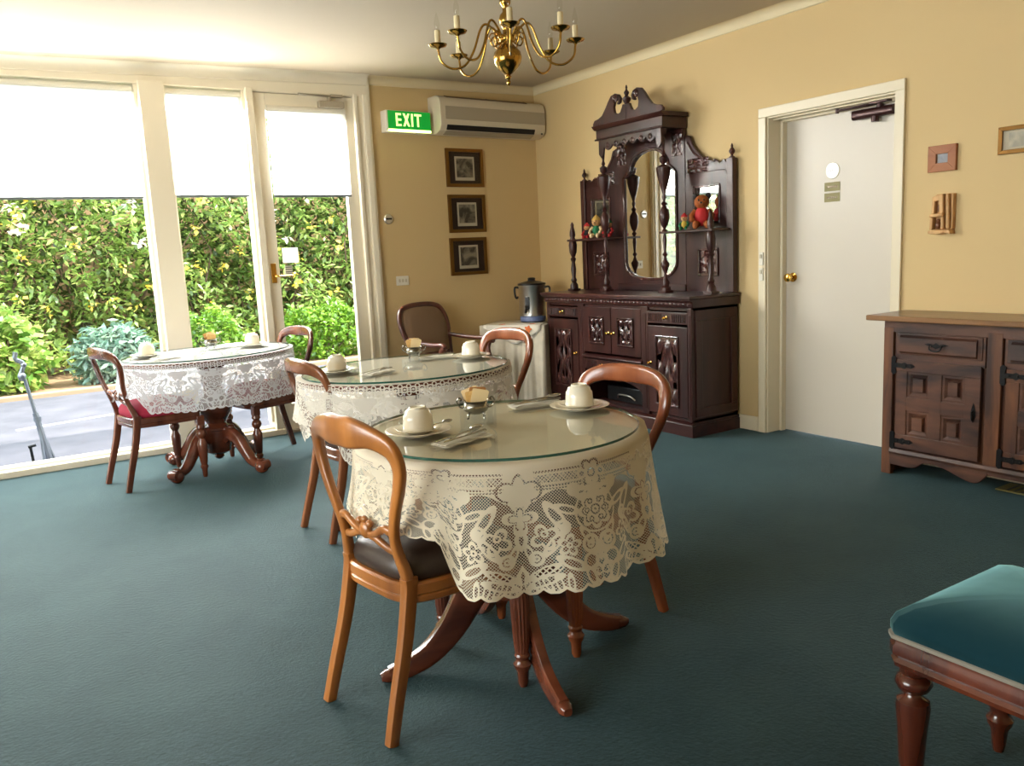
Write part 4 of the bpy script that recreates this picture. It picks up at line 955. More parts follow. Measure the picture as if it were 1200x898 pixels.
def sugar_bowl(where, x, y, rz, k=1.0, n=7):
    t = thing('sugar_bowl', 'small footed silver sugar bowl with two scroll handles ' + where, 'sugar bowl', (x, y, TZ), rz)
    mb = MB(); mb.lathe([(.004, .014), (.022, .016), (.038, .026), (.0435, .038), (.041, .048), (.037, .053), (.040, .058), (.043, .061), (.0415, .0615), (.037, .057), (.035, .052), (.038, .040), (.032, .028), (.004, .020)], n=30); build('bowl', mb, 'pewter', t)
    for i in range(4):
        A = PI / 4 + i * PI / 2; mb = MB(); mb.tube(catmull([(.026 * math.cos(A), .026 * math.sin(A), .026), (.036 * math.cos(A), .036 * math.sin(A), .018), (.034 * math.cos(A), .034 * math.sin(A), .008), (.041 * math.cos(A), .041 * math.sin(A), .0035)], 3), .0032, 7); build('foot', mb, 'pewter', t)
    for s in (-1, 1):
        mb = MB(); mb.tube(catmull([(s * .036, 0, .040), (s * .046, 0, .036), (s * .058, 0, .046), (s * .062, 0, .060), (s * .054, 0, .070), (s * .047, 0, .064), (s * .052, 0, .060)], 4), .0028, 7); build('bowl_handle', mb, 'pewter', t)
    rn = random.Random(int(x * 100))
    for i in range(n):
        A = rz + .1; off = (i - (n - 1) / 2) * .0058; T = Matrix.Translation((x - math.sin(A) * off, y + math.cos(A) * off, TZ + .030)) @ Matrix.Rotation(A, 4, 'Z') @ Matrix.Rotation((i - (n - 1) / 2) * .085 * (1 if i % 2 else -1) + rn.uniform(-.06, .06), 4, 'Y') @ Matrix.Rotation(rn.uniform(-.05, .05) - off * 4, 4, 'X')
        mb = MB(); hh = .068 + rn.uniform(-.014, .010)
        w2 = .024
        mb.prism([(-w2, 0), (w2, 0), (w2 + .004, hh - .004), (w2 - .002, hh), (-w2, hh - .002), (-w2 - .003, hh - .006)], -.0022, .0022, 'xz', T)
        single('sugar_sachet', mb, ('sachet', 'sachet_pale', 'sachet_brown')[(i * 2 + int(x * 10)) % 3], 'paper sugar sachet standing in the silver bowl ' + where, 'sachet', (x, y, TZ + .03), 'sugar sachets ' + where, smooth=0)
W1, W2 = 'at the front table by the honey coloured chair', 'at the front table by the red brown chair'
setting(W1, 1.080, 2.258, 75, (1.135, 2.085), 18)
setting(W2, 1.665, 2.215, 65, (1.600, 2.385), -8)
cutlery('spoon', 'small silver teaspoon on the saucer facing the honey coloured chair', (1.138, 2.238, TZ + .0215), 15, L=.12)
sugar_bowl('on the front table', 1.330, 2.335, -.55)
W3, W4 = 'at the middle table by the window side chair', 'at the middle table nearest the steel urn'
setting(W3, 1.405, 3.80, 80, (1.53, 3.60), 28, False)
setting(W4, 2.115, 3.735, 60, (2.00, 3.90), -10, False)
sugar_bowl('on the middle table', 1.905, 3.975, -.5)
W5, W6 = 'at the window table beside the left crimson seat', 'at the window table beside the glazed door'
setting(W5, .825, 5.50, 100, (.90, 5.30), 30, False)
setting(W6, 1.475, 5.51, 80, (1.36, 5.64), 0, False)
sugar_bowl('on the window table', 1.235, 5.62, -.4)
# ---------------------------------------------------------------- carved mirror-back sideboard against the right wall
SBX, SB0, SB1, SBT = 3.905, 3.945, 5.59, .945       # front plane, ends, top height
sbt = thing('carved_sideboard', 'tall carved dark mahogany sideboard with arched mirror and turned columns', 'sideboard', (4.12, 4.77, 0))
def sbp(name, mb, mat='sb', parent=None, **k): return build(name, mb, mat, parent or sbt, True, **k)
mb = MB(); mb.box(SBX + .02, XR - .017, SB0 + .006, SB1 - .006, .08, .86)
cut_niche = True
mb = MB()                                            # carcass built round an open niche
mb.box(SBX + .012, XR - .018, SB0, SB0 + .03, .085, .865); mb.box(SBX + .012, XR - .018, SB1 - .03, SB1, .085, .865)
mb.box(4.30, XR - .018, SB0, SB1, .085, .865); mb.box(SBX + .02, XR - .018, SB0, SB1, .085, .115); mb.box(SBX + .012, XR - .018, SB0, SB1, .845, .867)
for y in (4.405, 5.135): mb.box(SBX + .012, 4.31, y - .02, y + .02, .085, .865)
mb.box(SBX + .015, 4.31, 4.40, 5.14, .455, .475); mb.box(SBX + .015, 4.31, 4.40, 5.14, .345, .362)
sbp('carcass', mb, 'sbv', smooth=0)
mb = MB(); mb.box(SBX - .02, XR - .018, SB0 - .018, SB1 + .018, 0, .080); mb.prism([(SBX - .020, .080), (SBX - .020, .084), (SBX + .008, .100), (XR - .018, .100), (XR - .018, .08)], SB0 - .012, SB1 + .012, 'xz'); sbp('plinth', mb, 'sb', bevel=.004)
mb = MB(); mb.box(SBX - .045, XR - .017, SB0 - .030, SB1 + .030, .925, .945); mb.prism([(SBX - .040, .925), (SBX - .034, .912), (SBX - .014, .905), (SBX - .012, .878), (SBX - .004, .866), (XR - .018, .866), (XR - .018, .925)], SB0 - .022, SB1 + .022, 'xz')
sbp('top', mb, 'sb', bevel=.005)
mb = MB()
for i in range(40):
    y = SB0 + .02 + i * (SB1 - SB0 - .04) / 39; mb.ball((SBX - .012, y, .891), (.006, .014, .010), 8, 5)
sbp('frieze_beads', mb, 'carve', smooth=60)
mb = MB()
for y, hw in ((SB0 + .018, .017), (4.405, .036), (5.135, .036), (SB1 - .018, .017)):
    mb = MB(); mb.box(SBX - .004, SBX + .02, y - hw, y + hw, .10, .866); mb.box(SBX - .008, SBX, y - hw * .5, y + hw * .5, .14, .82); sbp('stile', mb, 'sbv', smooth=0, bevel=.004)
# side panel facing the room door
mb = MB()
for (a, b, c, d) in ((SBX + .03, XR - .03, .13, .19), (SBX + .03, XR - .03, .78, .85), (SBX + .03, SBX + .09, .19, .78), (XR - .09, XR - .03, .19, .78)): mb.box(a, b, SB0 - .010, SB0 + .001, c, d)
sbp('side_frame', mb, 'sbv', smooth=0, bevel=.003)
FR = Matrix(((0, 0, -1, 0), (-1, 0, 0, 0), (0, 1, 0, 0), (0, 0, 0, 1)))     # panel local: x towards -y, y up, z out of the front (-x)
def frontT(y, z, x=SBX): return Matrix.Translation((x, y, z)) @ FR
def scroll(seed, w_, h_, dpt=.014):
    r = random.Random(seed); a, b = r.uniform(0, 6), r.uniform(2.4, 3.6)
    def fn(x, y):
        X = abs(x); stem = math.exp(-((x) / .05) ** 2) * .5
        lf = math.sin(9 * X + a) * math.cos(b * 4.2 * y + 5 * X + a) + .6 * math.sin(17 * X - 11 * y + a) * math.cos(8 * y)
        edge = max(0, min(1, (.5 - X) * 9)) * max(0, min(1, (.5 - abs(y)) * 12)); return dpt * edge * max(0, .25 + .6 * lf + stem)
    return fn
def carved(parent, y, z, w_, h_, seed, x, frame=.012):
    mb = MB(); mb.relief(w_, h_, scroll(seed, w_, h_), max(10, int(w_ / .0065)), max(12, int(h_ / .0065)), T=frontT(y, z, x)); sbp('carved_panel', mb, 'carve', parent, smooth=70)
    mb = MB(); a, b = w_ / 2, h_ / 2
    for (x0, x1, y0, y1) in ((-a - frame, a + frame, b, b + frame), (-a - frame, a + frame, -b - frame * 1.4, -b), (-a - frame, -a, -b, b), (a, a + frame, -b, b)): mb.box(x0, x1, y0, y1, -.004, .012, frontT(y, z, x))
    sbp('panel_moulding', mb, 'carve', parent, smooth=0, bevel=.004)
def knob(parent, y, z, x):
    mb = MB(); mb.lathe([(.012, 0), (.012, .003), (.005, .006), (.005, .014), (.011, .020), (.012, .026), (.006, .031)], n=14, T=frontT(y, z, x)); sbp('knob', mb, 'brass', parent)
def sb_door(y0, y1, z0, z1, seed, pw, ph, ky, kz, pz=0.0):
    mb = MB(); mb.box(SBX - .006, SBX + .016, y0, y1, z0, z1); d = sbp('door', mb, 'sbv', smooth=0, bevel=.003)
    carved(d, (y0 + y1) / 2, (z0 + z1) / 2 + pz, pw, ph, seed, SBX - .006); knob(d, ky, kz, SBX - .006); return d
def sb_drawer(y0, y1, z0, z1, blocks, kn):
    mb = MB(); mb.box(SBX - .006, SBX + .016, y0, y1, z0, z1); d = sbp('drawer', mb, 'sb', smooth=0, bevel=.003)
    for (a, b) in blocks:
        mb = MB(); n = max(3, int((b - a) / .018))
        for i in range(n):
            y = a + (i + .5) * (b - a) / n; mb.sweep([(SBX - .007, y, z0 + .014), (SBX - .007, y, z1 - .014)], [(.0065, .007)] * 2, (1, 0, 0), n=8)
        sbp('fluting', mb, 'carve', d, smooth=50)
    for y in kn: knob(d, y, (z0 + z1) / 2, SBX - .006)
sb_drawer(5.165, SB1 - .03, .755, .835, ((5.19, 5.33), (5.41, 5.55)), (5.37,))
sb_drawer(SB0 + .03, 4.375, .755, .835, ((3.99, 4.13), (4.22, 4.36)), (4.175,))
sb_door(5.175, SB1 - .036, .125, .738, 5, .20, .44, 5.20, .475)
sb_door(SB0 + .036, 4.365, .125, .738, 8, .20, .46, 4.34, .475)
sb_door(4.775, 5.100, .500, .845, 11, .155, .185, 4.800, .655)
sb_door(4.440, 4.765, .500, .845, 12, .155, .185, 4.740, .655)
mb = MB(); mb.prism([(SBX + .01, .447), (SBX - .022, .455), (SBX - .024, .468), (SBX - .010, .480), (SBX + .01, .485)], 4.425, 5.115, 'xz'); sbp('centre_rail', mb, 'sb', bevel=.003)
sb_drawer(4.445, 5.095, .366, .446, ((4.46, 4.58), (4.70, 4.82), (4.95, 5.07)), (4.64, 4.885))
# arched apron of the niche and two dark boxes kept in it
ap = [(5.115, .345)] + [(4.77 + .325 * math.cos(PI * i / 16), .235 + .085 * math.sin(PI * i / 16)) for i in range(17)] + [(4.425, .345)]
ap = [(5.115, .345), (5.115, .12), (5.095, .12)] + [(4.77 + .325 * math.cos(PI * i / 16), .225 + .085 * math.sin(PI * i / 16)) for i in range(17)] + [(4.445, .12), (4.425, .12), (4.425, .345)]
mb = MB(); mb.prism(ap, SBX + .002, SBX + .020, 'yz'); sbp('arched_apron', mb, 'sbv', smooth=30, bevel=.003)
# upper part: turned columns on the top
TURN = [(r_t, r_r) for r_t, r_r in [(0, .030), (.02, .030), (.03, .022), (.05, .026), (.08, .017), (.11, .014), (.15, .024), (.17, .027), (.19, .018), (.215, .013), (.23, .020), (.245, .013), (.32, .018), (.36, .014), (.375, .021), (.39, .014), (.41, .022), (.455, .030), (.50, .028), (.53, .016), (.545, .022), (.56, .013), (.585, .018), (.60, .014), (.66, .026), (.72, .036), (.765, .039), (.775, .030), (.785, .016), (.80, .024), (.825, .026), (.84, .014), (.85, .018), (.87, .012), (.93, .018), (.955, .014), (.97, .022), (1.0, .024)]]
TURN = [(t_, max(.008, r_ + (r_ - .021) * .75)) for t_, r_ in TURN]
def column(name, x, y, z0, z1, prof=TURN, sc=1.0):
    mb = MB(); h_ = z1 - z0; mb.cbox((x, y, z0 + .008), (.075 * sc, .075 * sc, .016)); mb.lathe([(r * sc, .014 + (h_ - .014) * t) for t, r in prof], (x, y, z0), 20); return sbp(name, mb, 'sbv', smooth=50)
CX, CY = 4.15, 4.77
for dy in (-.325, .34): column('turned_column', CX, CY + dy, SBT, 2.085)
SHORT = [(0, .034), (.06, .032), (.10, .018), (.13, .026), (.17, .016), (.30, .022), (.40, .014), (.45, .024), (.48, .014), (.55, .030), (.66, .034), (.74, .026), (.77, .018), (.80, .024), (.86, .022), (.93, .012), (.96, .014), (1.0, .004)]
for dy in (-.765, .765): column('turned_column', CX, CY + dy, SBT, 1.50, SHORT)
for s in (-1, 1):
    mb = MB(); y0, y1 = sorted((CY + s * .30, CY + s * .805)); mb.box(CX - .03, 4.31, y0, y1, 1.345 if s > 0 else 1.362, 1.361 if s > 0 else 1.378); sbp('shelf', mb, 'sb', smooth=0, bevel=.004)
# back boards: centre frame round the arched mirror, two wings
BX0, BX1 = 4.305, XR - .018
def mir(k=0.0):
    """mirror outline (y, z): straight sides, shouldered arch on top, clipped round bottom"""
    w_ = .278 + k; pts = []
    for i in range(13):
        a = PI + PI * i / 12; pts.append((CY + w_ * math.copysign(abs(math.cos(a)) ** .7, math.cos(a)), 1.165 + (.125 + k) * math.sin(a)))
    pts += [(CY + w_, 1.80)]
    pts += [(CY + w_ - .035, 1.815 + k), (CY + .20 + k, 1.845 + k)]
    for i in range(1, 12):
        a = PI * i / 12; pts.append((CY + (.20 + k) * math.cos(a), 1.845 + k + .135 * math.sin(a)))
    pts += [(CY - .20 - k, 1.845 + k), (CY - w_ + .035, 1.815 + k), (CY - w_, 1.80)]
    return pts
def ring_prism(mb, inner, outer, x0, x1):
    n = len(inner); vs = [(x0, *p) for p in inner] + [(x0, *p) for p in outer] + [(x1, *p) for p in inner] + [(x1, *p) for p in outer]; fs = []
    for i in range(n):
        j = (i + 1) % n; fs += [(i, j, n + j, n + i), (2 * n + i, 3 * n + i, 3 * n + j, 2 * n + j), (i, 2 * n + i, 2 * n + j, j), (n + i, n + j, 3 * n + j, 3 * n + i)]
    mb.add(vs, fs)
inn = mir(0); W2_, Z0_, Z1_ = .375, SBT, 2.10
def to_rect(p):
    dy, dz = p[0] - CY, p[1] - 1.5; k = min(W2_ / abs(dy) if dy else 9e9, ((Z1_ - 1.5) if dz > 0 else (1.5 - Z0_)) / abs(dz) if dz else 9e9); return (CY + dy * k, 1.5 + dz * k)
mb = MB(); ring_prism(mb, inn, [to_rect(p) for p in inn], BX0, BX1)
sbp('mirror_surround', mb, 'sbv', smooth=0)
mb = MB(); ring_prism(mb, mir(0), mir(.020), BX0 - .012, BX0 + .004); ms = sbp('mirror_moulding', mb, 'carve', smooth=0, bevel=.005)
mb = MB(); mb.prism(mir(.002), 0, .003, 'yz'); mb.v = [(BX0 + .022 + x - (y - CY) * .0595, y, z) for x, y, z in mb.v]; sbp('mirror', mb, 'mirror', smooth=0)['label'] = 'arched mirror glass'
for s in (-1, 1):
    mb = MB(); mb.relief(.11, .16, scroll(30 + s, .1, .1, .016), 18, 24, T=frontT(CY + s * .305, 1.985, BX0 - .002)); sbp('carved_spandrel', mb, 'carve', smooth=70)
mb = MB(); mb.box(BX0 - .012, BX0, CY - .375, CY + .375, SBT, SBT + .05); sbp('back_rail', mb, 'sb', bevel=.004)
for s in (-1, 1):
    wy = CY + s * .58
    # wing board with an opening for its small mirror
    mb = MB(); oa = [(wy - .11, 1.43), (wy + .11, 1.43), (wy + .11, 1.665), (wy - .11, 1.665)]
    ob = [(wy - .205, SBT), (wy + .205, SBT), (wy + .205, 1.765), (wy - .205, 1.765)]
    ring_prism(mb, oa, ob, BX0 + .004, BX1); wg = sbp('wing_board', mb, 'sbv', smooth=0)
    mb = MB(); mb.box(BX0 + .012, BX0 + .016, wy - .112, wy + .112, 1.428, 1.667); sbp('small_mirror', mb, 'mirror', wg, smooth=0)
    mb = MB(); ring_prism(mb, oa, [(wy - .125, 1.415), (wy + .125, 1.415), (wy + .125, 1.68), (wy - .125, 1.68)], BX0 - .006, BX0 + .006); sbp('small_mirror_moulding', mb, 'carve', wg, smooth=0, bevel=.003)
    carved(wg, wy + s * .01, 1.155, .155, .155, 40 + s, BX0 + .002, .016)
    # outer post with its finial
    py = CY + s * .800
    mb = MB(); mb.box(BX0 - .012, BX1, py - .028, py + .028, SBT, 1.835); ps = sbp('wing_post', mb, 'sbv', smooth=0, bevel=.004)
    mb = MB(); mb.lathe([(.020, 0), (.020, .008), (.009, .014), (.008, .022), (.019, .036), (.021, .046), (.014, .060), (.007, .070), (.009, .078), (.004, .092), (.001, .096)], (BX0 + .015, py, 1.834), 16); sbp('finial', mb, 'sbv', ps)
    # scrolled bracket rising from the post to the canopy
    q = [(.765, 1.765), (.765, 1.805), (.735, 1.838), (.70, 1.815), (.655, 1.848), (.60, 1.835), (.545, 1.865), (.49, 1.915), (.445, 1.965), (.42, 2.025), (.375, 2.04), (.375, 1.765)]
    mb = MB(); mb.prism([(CY + s * a, z) for a, z in q], BX0 + .004, BX0 + .026, 'yz'); br = sbp('scroll_bracket', mb, 'sbv', smooth=0, bevel=.004)
    mb = MB(); mb.relief(.20, .095, scroll(60 + s, .1, .1, .016), 30, 16, T=frontT(CY + s * .50, 1.82, BX0 + .001)); mb.sweep([(BX0, CY + s * .40, 1.985), (BX0, CY + s * .47, 1.90), (BX0, CY + s * .56, 1.845), (BX0, CY + s * .66, 1.83)], [(.007, .007)] * 4, (1, 0, 0), n=8); sbp('bracket_carving', mb, 'carve', br, smooth=70)
# canopy, scalloped apron and swan neck pediment
KX = 4.095
mb = MB(); mb.box(KX + .012, XR - .018, CY - .365, CY + .365, 2.088, 2.165)
mb.prism([(KX + .012, 2.165), (KX + .002, 2.172), (KX - .012, 2.186), (KX - .018, 2.196), (XR - .018, 2.196), (XR - .018, 2.165)], CY - .385, CY + .385, 'xz')
mb.prism([(KX + .012, 2.088), (KX + .002, 2.088), (KX + .002, 2.098), (KX + .012, 2.104)], CY - .375, CY + .375, 'xz'); sbp('canopy', mb, 'sb', smooth=0, bevel=.004)
pts = [(CY - .345, 2.09), (CY - .345, 1.985), (CY - .315, 1.955), (CY - .29, 1.99)]
for i in range(6):
    c_ = CY - .235 + i * .094; pts += [(c_ - .047 + .094 * k / 6, 2.035 - .028 * math.sin(PI * k / 6) + .012 * (abs(i - 2.5) < 2) * 1) for k in range(7)]
pts += [(CY + .29, 1.99), (CY + .315, 1.955), (CY + .345, 1.985), (CY + .345, 2.09)]
mb = MB(); mb.prism(pts, KX + .018, KX + .034, 'yz'); sa = sbp('scalloped_apron', mb, 'sbv', smooth=0, bevel=.003)
for i in range(6): mb = MB(); mb.lathe([(.020, 0), (.020, .004), (.014, .006), (.010, .003), (.004, .006)], n=14, T=frontT(CY - .235 + i * .094, 2.045, KX + .018)); sbp('roundel', mb, 'carve', sa)
for s in (-1, 1):
    q = [(.385, 2.196), (.385, 2.215), (.365, 2.238), (.32, 2.245), (.275, 2.262), (.235, 2.305), (.20, 2.350), (.165, 2.385), (.12, 2.395), (.080, 2.382), (.058, 2.352), (.066, 2.322), (.092, 2.312), (.098, 2.325), (.085, 2.335), (.10, 2.348), (.125, 2.335), (.138, 2.300), (.130, 2.262), (.100, 2.246), (.066, 2.252), (.045, 2.285), (.036, 2.305), (0, 2.300), (0, 2.196)]
    mb = MB(); mb.prism([(CY + s * a, z) for a, z in q], KX + .0, KX + .024, 'yz'); pd = sbp('swan_neck_pediment', mb, 'sbv', smooth=0, bevel=.004)
    mb = MB(); mb.lathe([(.030, 0), (.030, .006), (.022, .010), (.016, .006), (.006, .012)], n=16, T=frontT(CY + s * .112, 2.356, KX)); sbp('pediment_roundel', mb, 'carve', pd)
mb = MB(); mb.lathe([(.016, 0), (.018, .01), (.030, .03), (.032, .045), (.018, .055), (.010, .062), (.018, .075), (.020, .085), (.010, .098), (.006, .108), (.009, .118), (.004, .135)], (KX + .012, CY, 2.298), 18); sbp('urn_finial', mb, 'sbv', smooth=50)
# small cards lying on the sideboard top
mb = MB(); mb.cbox((4.22, 4.03, SBT + .002), (.05, .07, .003)); single('place_card', mb, 'paper', 'small white card lying on the sideboard top near its right turned column', 'card', (4.22, 4.03, SBT), smooth=0)
# dark things inside the niche
mb = MB(); mb.box(4.02, 4.26, 4.52, 4.98, .117, .235); b_ = single('storage_box', mb, 'black', 'black box stored in the open niche at the foot of the carved sideboard', 'box', (4.14, 4.75, .117), bevel=.008)
mb = MB(); mb.tube(catmull([(-.125, .10, .03), (-.145, .06, .06), (-.145, -.06, .06), (-.125, -.10, .03)], 5), .006, 8); build('box_handle', mb, 'steel', b_)['label'] = 'pale curved handle'

# toys on the sideboard shelves
def toy(name, label, loc, h_, body, head, hat, limb, rz, wide=1.0, ears=False):
    t = thing(name, label, 'toy', loc, rz); k = h_ / .16
    def S(*a): return tuple(q * k for q in a)
    mb = MB(); mb.ball(S(0, 0, .055), S(.032 * wide, .030 * wide, .042), 16, 10); build('torso', mb, body, t)
    mb = MB(); mb.ball(S(.004, 0, .115), S(.030, .032, .030), 16, 10); mb.ball(S(.032, 0, .108), S(.012, .012, .010), 10, 7); hd = build('head', mb, head, t)
    mb = MB()
    for s in (-1, 1): mb.ball(S(.029, s * .011, .122), S(.004, .004, .005), 8, 6)
    mb.ball(S(.043, 0, .111), S(.004, .005, .004), 8, 6); build('face', mb, 'black', hd)
    mb = MB()
    if ears:
        for s in (-1, 1): mb.ball(S(-.004, s * .027, .140), S(.008, .013, .014), 10, 7)
    else: mb.lathe([(.033 * k, .128 * k), (.034 * k, .133 * k), (.028 * k, .142 * k), (.016 * k, .156 * k), (.004 * k, .168 * k)], n=16)
    build('ears' if ears else 'cap', mb, hat, hd)
    for s in (-1, 1):
        mb = MB(); mb.tube([S(0, s * .028, .078), S(.014, s * .044, .058), S(.030, s * .040, .044)], [.012 * k, .011 * k, .010 * k], 10); mb.ball(S(.032, s * .040, .043), .012 * k, 10, 7); build('arm', mb, limb, t)
        mb = MB(); mb.tube([S(.004, s * .016, .028), S(.040, s * .024, .016)], [.015 * k, .013 * k], 10); mb.ball(S(.046, s * .025, .019), S(.012, .013, .018), 10, 7); build('leg', mb, limb, t)
    return t
for n_, c_ in (('toyred', (176, 30, 34)), ('toygreen', (16, 104, 62)), ('toybrown', (150, 78, 24)), ('toytan', (196, 150, 96)), ('toycream', (224, 196, 150)), ('toydark', (26, 20, 20)), ('toyblond', (206, 168, 84)), ('toyyellow', (196, 164, 60))): M[n_] = plain(n_, srgb(*c_), .75)
toy('stuffed_toy', 'toy doll in green with blond head on the left sideboard shelf', (4.215, 5.30, 1.361), .175, 'toygreen', 'toytan', 'toyblond', 'toycream', PI + .5)
toy('stuffed_toy', 'small red toy with red cap at the outer end of the left sideboard shelf', (4.225, 5.435, 1.361), .125, 'toydark', 'toytan', 'toyred', 'toyred', PI + .4)
toy('stuffed_toy', 'toy in dark clothes behind the turned column on the left sideboard shelf', (4.235, 5.17, 1.361), .14, 'toydark', 'toytan', 'toygreen', 'toyred', PI + .4)
toy('stuffed_bear', 'big brown stuffed bear in a red top on the right sideboard shelf', (4.225, 4.155, 1.378), .255, 'toyred', 'toybrown', 'toydark', 'toybrown', PI + .7, 1.1, True)
toy('stuffed_toy', 'little yellow and green toy beside the brown bear on the right sideboard shelf', (4.215, 4.315, 1.378), .115, 'toyyellow', 'toytan', 'toyred', 'toygreen', PI + .5)

# ---------------------------------------------------------------- rustic low sideboard at the right edge
LX, LY1, LY0, LT = 4.045, 2.655, 1.02, .865
lt = thing('rustic_sideboard', 'low rustic brown timber sideboard with black iron hinges beside the white door', 'sideboard', (4.20, 1.85, 0))
def lp(name, mb, mat='pine', parent=None, **k): return build(name, mb, mat, parent or lt, True, **k)
mb = MB(); mb.box(LX - .055, XR - .002, LY0 - .05, LY1 + .075, LT - .028, LT); lp('top', mb, 'pinet', smooth=0, bevel=.005)
mb = MB(); mb.box(LX + .012, XR - .02, LY1 - .022, LY1, .0, LT - .028); mb.box(LX + .012, XR - .02, LY0, LY0 + .022, .0, LT - .028); mb.box(XR - .035, XR - .02, LY0, LY1, .10, LT - .028); mb.box(LX + .02, XR - .02, LY0, LY1, .105, .125); mb.box(LX + .022, LX + .032, LY0, LY1, .12, LT - .028); lp('carcass', mb, 'pinev', smooth=0)
BAYS = [(2.145, 2.565), (1.585, 2.005), (1.06, 1.445)]
mb = MB(); mb.box(LX, LX + .03, LY0, LY1, .775, LT - .028); lp('top_rail', mb, 'pine', smooth=0, bevel=.003)
for y0, y1 in ((2.60, LY1), (2.040, 2.112), (1.480, 1.552), (LY0, 1.03)):
    mb = MB(); mb.box(LX - .002, LX + .03, y0, y1, .0 if y0 > 2.5 or y0 < 1.03 else .10, .80); lp('stile', mb, 'pinev', smooth=0, bevel=.004)
M['pinedark'] = wood('rustic_dark_drawer', srgb(40, 28, 28), srgb(78, 56, 50), .4, 'y', 10, .15)
def drop_handle(parent, y, z, x):
    mb = MB(); mb.relief(.001, .001, lambda a, b: 0, 1, 1, T=frontT(y, z, x)); mb = MB()
    T = frontT(y, z, x); mb.prism([(-.062, .010), (-.040, .016), (-.015, .010), (0, .020), (.015, .010), (.040, .016), (.062, .010), (.040, .002), (.015, -.004), (0, -.012), (-.015, -.004), (-.040, .002)], 0, .003, 'xy', T)
    mb.tube([tuple(T @ Vector(p)) for p in catmull([(-.030, .006, .006), (-.030, -.010, .014), (-.016, -.020, .016), (.016, -.020, .016), (.030, -.010, .014), (.030, .006, .006)], 3)], .004, 6); lp('drawer_handle', mb, 'iron', parent)
def hinge(parent, y, z, x, s=-1):
    T = frontT(y, z, x); mb = MB(); mb.prism([(-.014, .040), (0, .052), (.014, .040), (.010, .012), (.045, .012), (.060, .018), (.075, .010), (.100, .012), (.118, 0), (.100, -.012), (.075, -.010), (.060, -.018), (.045, -.012), (.010, -.012), (.014, -.040), (0, -.052), (-.014, -.040)], 0, .004, 'xy', T)
    for a in (.030, .068, .100): mb.ball((a, 0, .004), (.006, .006, .004), 8, 5, T)
    lp('hinge', mb, 'iron', parent)
for bi, (y0, y1) in enumerate(BAYS):
    cy = (y0 + y1) / 2; hw = (y1 - y0) / 2 + .012; dm = 'pine' if bi == 0 else 'pinedark'
    mb = MB(); mb.box(LX + .004, LX + .03, cy - hw - .012, cy + hw + .012, .625, .790); lp('rail', mb, 'pine', smooth=0)
    mb = MB(); mb.box(LX - .004, LX + .02, cy - hw, cy + hw, .660, .772); dr = lp('drawer', mb, dm, smooth=0, bevel=.004)
    mb = MB(); mb.prism([(LX - .005, .0), (LX - .018, .012), (LX - .018, .085), (LX - .005, .097)], cy - hw + .022, cy + hw - .022, 'xz', Matrix.Translation((0, 0, .667))); lp('drawer_panel', mb, dm, dr, smooth=0)
    drop_handle(dr, cy, .715, LX - .018)
    mb = MB(); z0, z1 = .155, .632
    for (a, b, c, d) in ((cy - hw, cy + hw, z1 - .060, z1), (cy - hw, cy + hw, z0, z0 + .075), (cy + hw - .062, cy + hw, z0 + .075, z1 - .06), (cy - hw, cy - hw + .078, z0 + .075, z1 - .06)): mb.box(LX - .006, LX + .018, a, b, c, d)
    mb.box(LX + .010, LX + .018, cy - hw, cy + hw, z0, z1); d = lp('door', mb, 'pinev' if bi else 'pine', smooth=0, bevel=.003)
    mb = MB(); m = cy + .004; mb.box(LX - .006, LX + .018, m - .032, m + .032, z0 + .075, z1 - .06); zm = (z0 + .075 + z1 - .06) / 2; mb.box(LX - .0055, LX + .018, cy - hw + .07, cy + hw - .06, zm - .036, zm + .036); lp('door_crossbars', mb, 'pine', d, smooth=0, bevel=.003)
    for (pa, pb) in ((cy - hw + .078, m - .032), (m + .032, cy + hw - .062)):
        for (za, zb) in ((z0 + .075, zm - .036), (zm + .036, z1 - .06)):
            mb = MB(); n1 = [(pa, za), (pb, za), (pb, zb), (pa, zb)]; g = .030; n2 = [(pa + g, za + g), (pb - g, za + g), (pb - g, zb - g), (pa + g, zb - g)]; e = .004; n0 = [(pa + g + e, za + g + e), (pb - g - e, za + g + e), (pb - g - e, zb - g - e), (pa + g + e, zb - g - e)]
            vs = [(LX + .004, *p) for p in n1] + [(LX + .012, *p) for p in n2] + [(LX - .010, *p) for p in n0]
            vs = [(LX - .001, *p) for p in n1] + [(LX - .001, *p) for p in [(pa + .012, za + .012), (pb - .012, za + .012), (pb - .012, zb - .012), (pa + .012, zb - .012)]] + [(LX + .010, *p) for p in n2] + [(LX - .008, *p) for p in n0]
            fs = []
            for r_ in range(3):
                for k in range(4): fs.append((r_ * 4 + k, r_ * 4 + (k + 1) % 4, (r_ + 1) * 4 + (k + 1) % 4, (r_ + 1) * 4 + k))
            fs.append((12, 13, 14, 15)); mb.add(vs, fs); lp('raised_panel', mb, 'pine', d, smooth=0)
    for z in (z1 - .030, z0 + .040): hinge(d, cy + hw + .012, z, LX - .007)
    T = frontT(cy - hw + .030, .395, LX - .006); mb = MB(); mb.prism([(-.010, .02), (0, .055), (.010, .02), (.012, -.01), (0, -.045), (-.012, -.01)], 0, .003, 'xy', T); mb.ball((0, -.018, .010), (.007, .018, .008), 10, 7, T); mb.tube([tuple(T @ Vector(p)) for p in ((0, .018, .004), (0, .006, .014), (0, -.012, .012))], .004, 6); lp('door_pull', mb, 'iron', d)
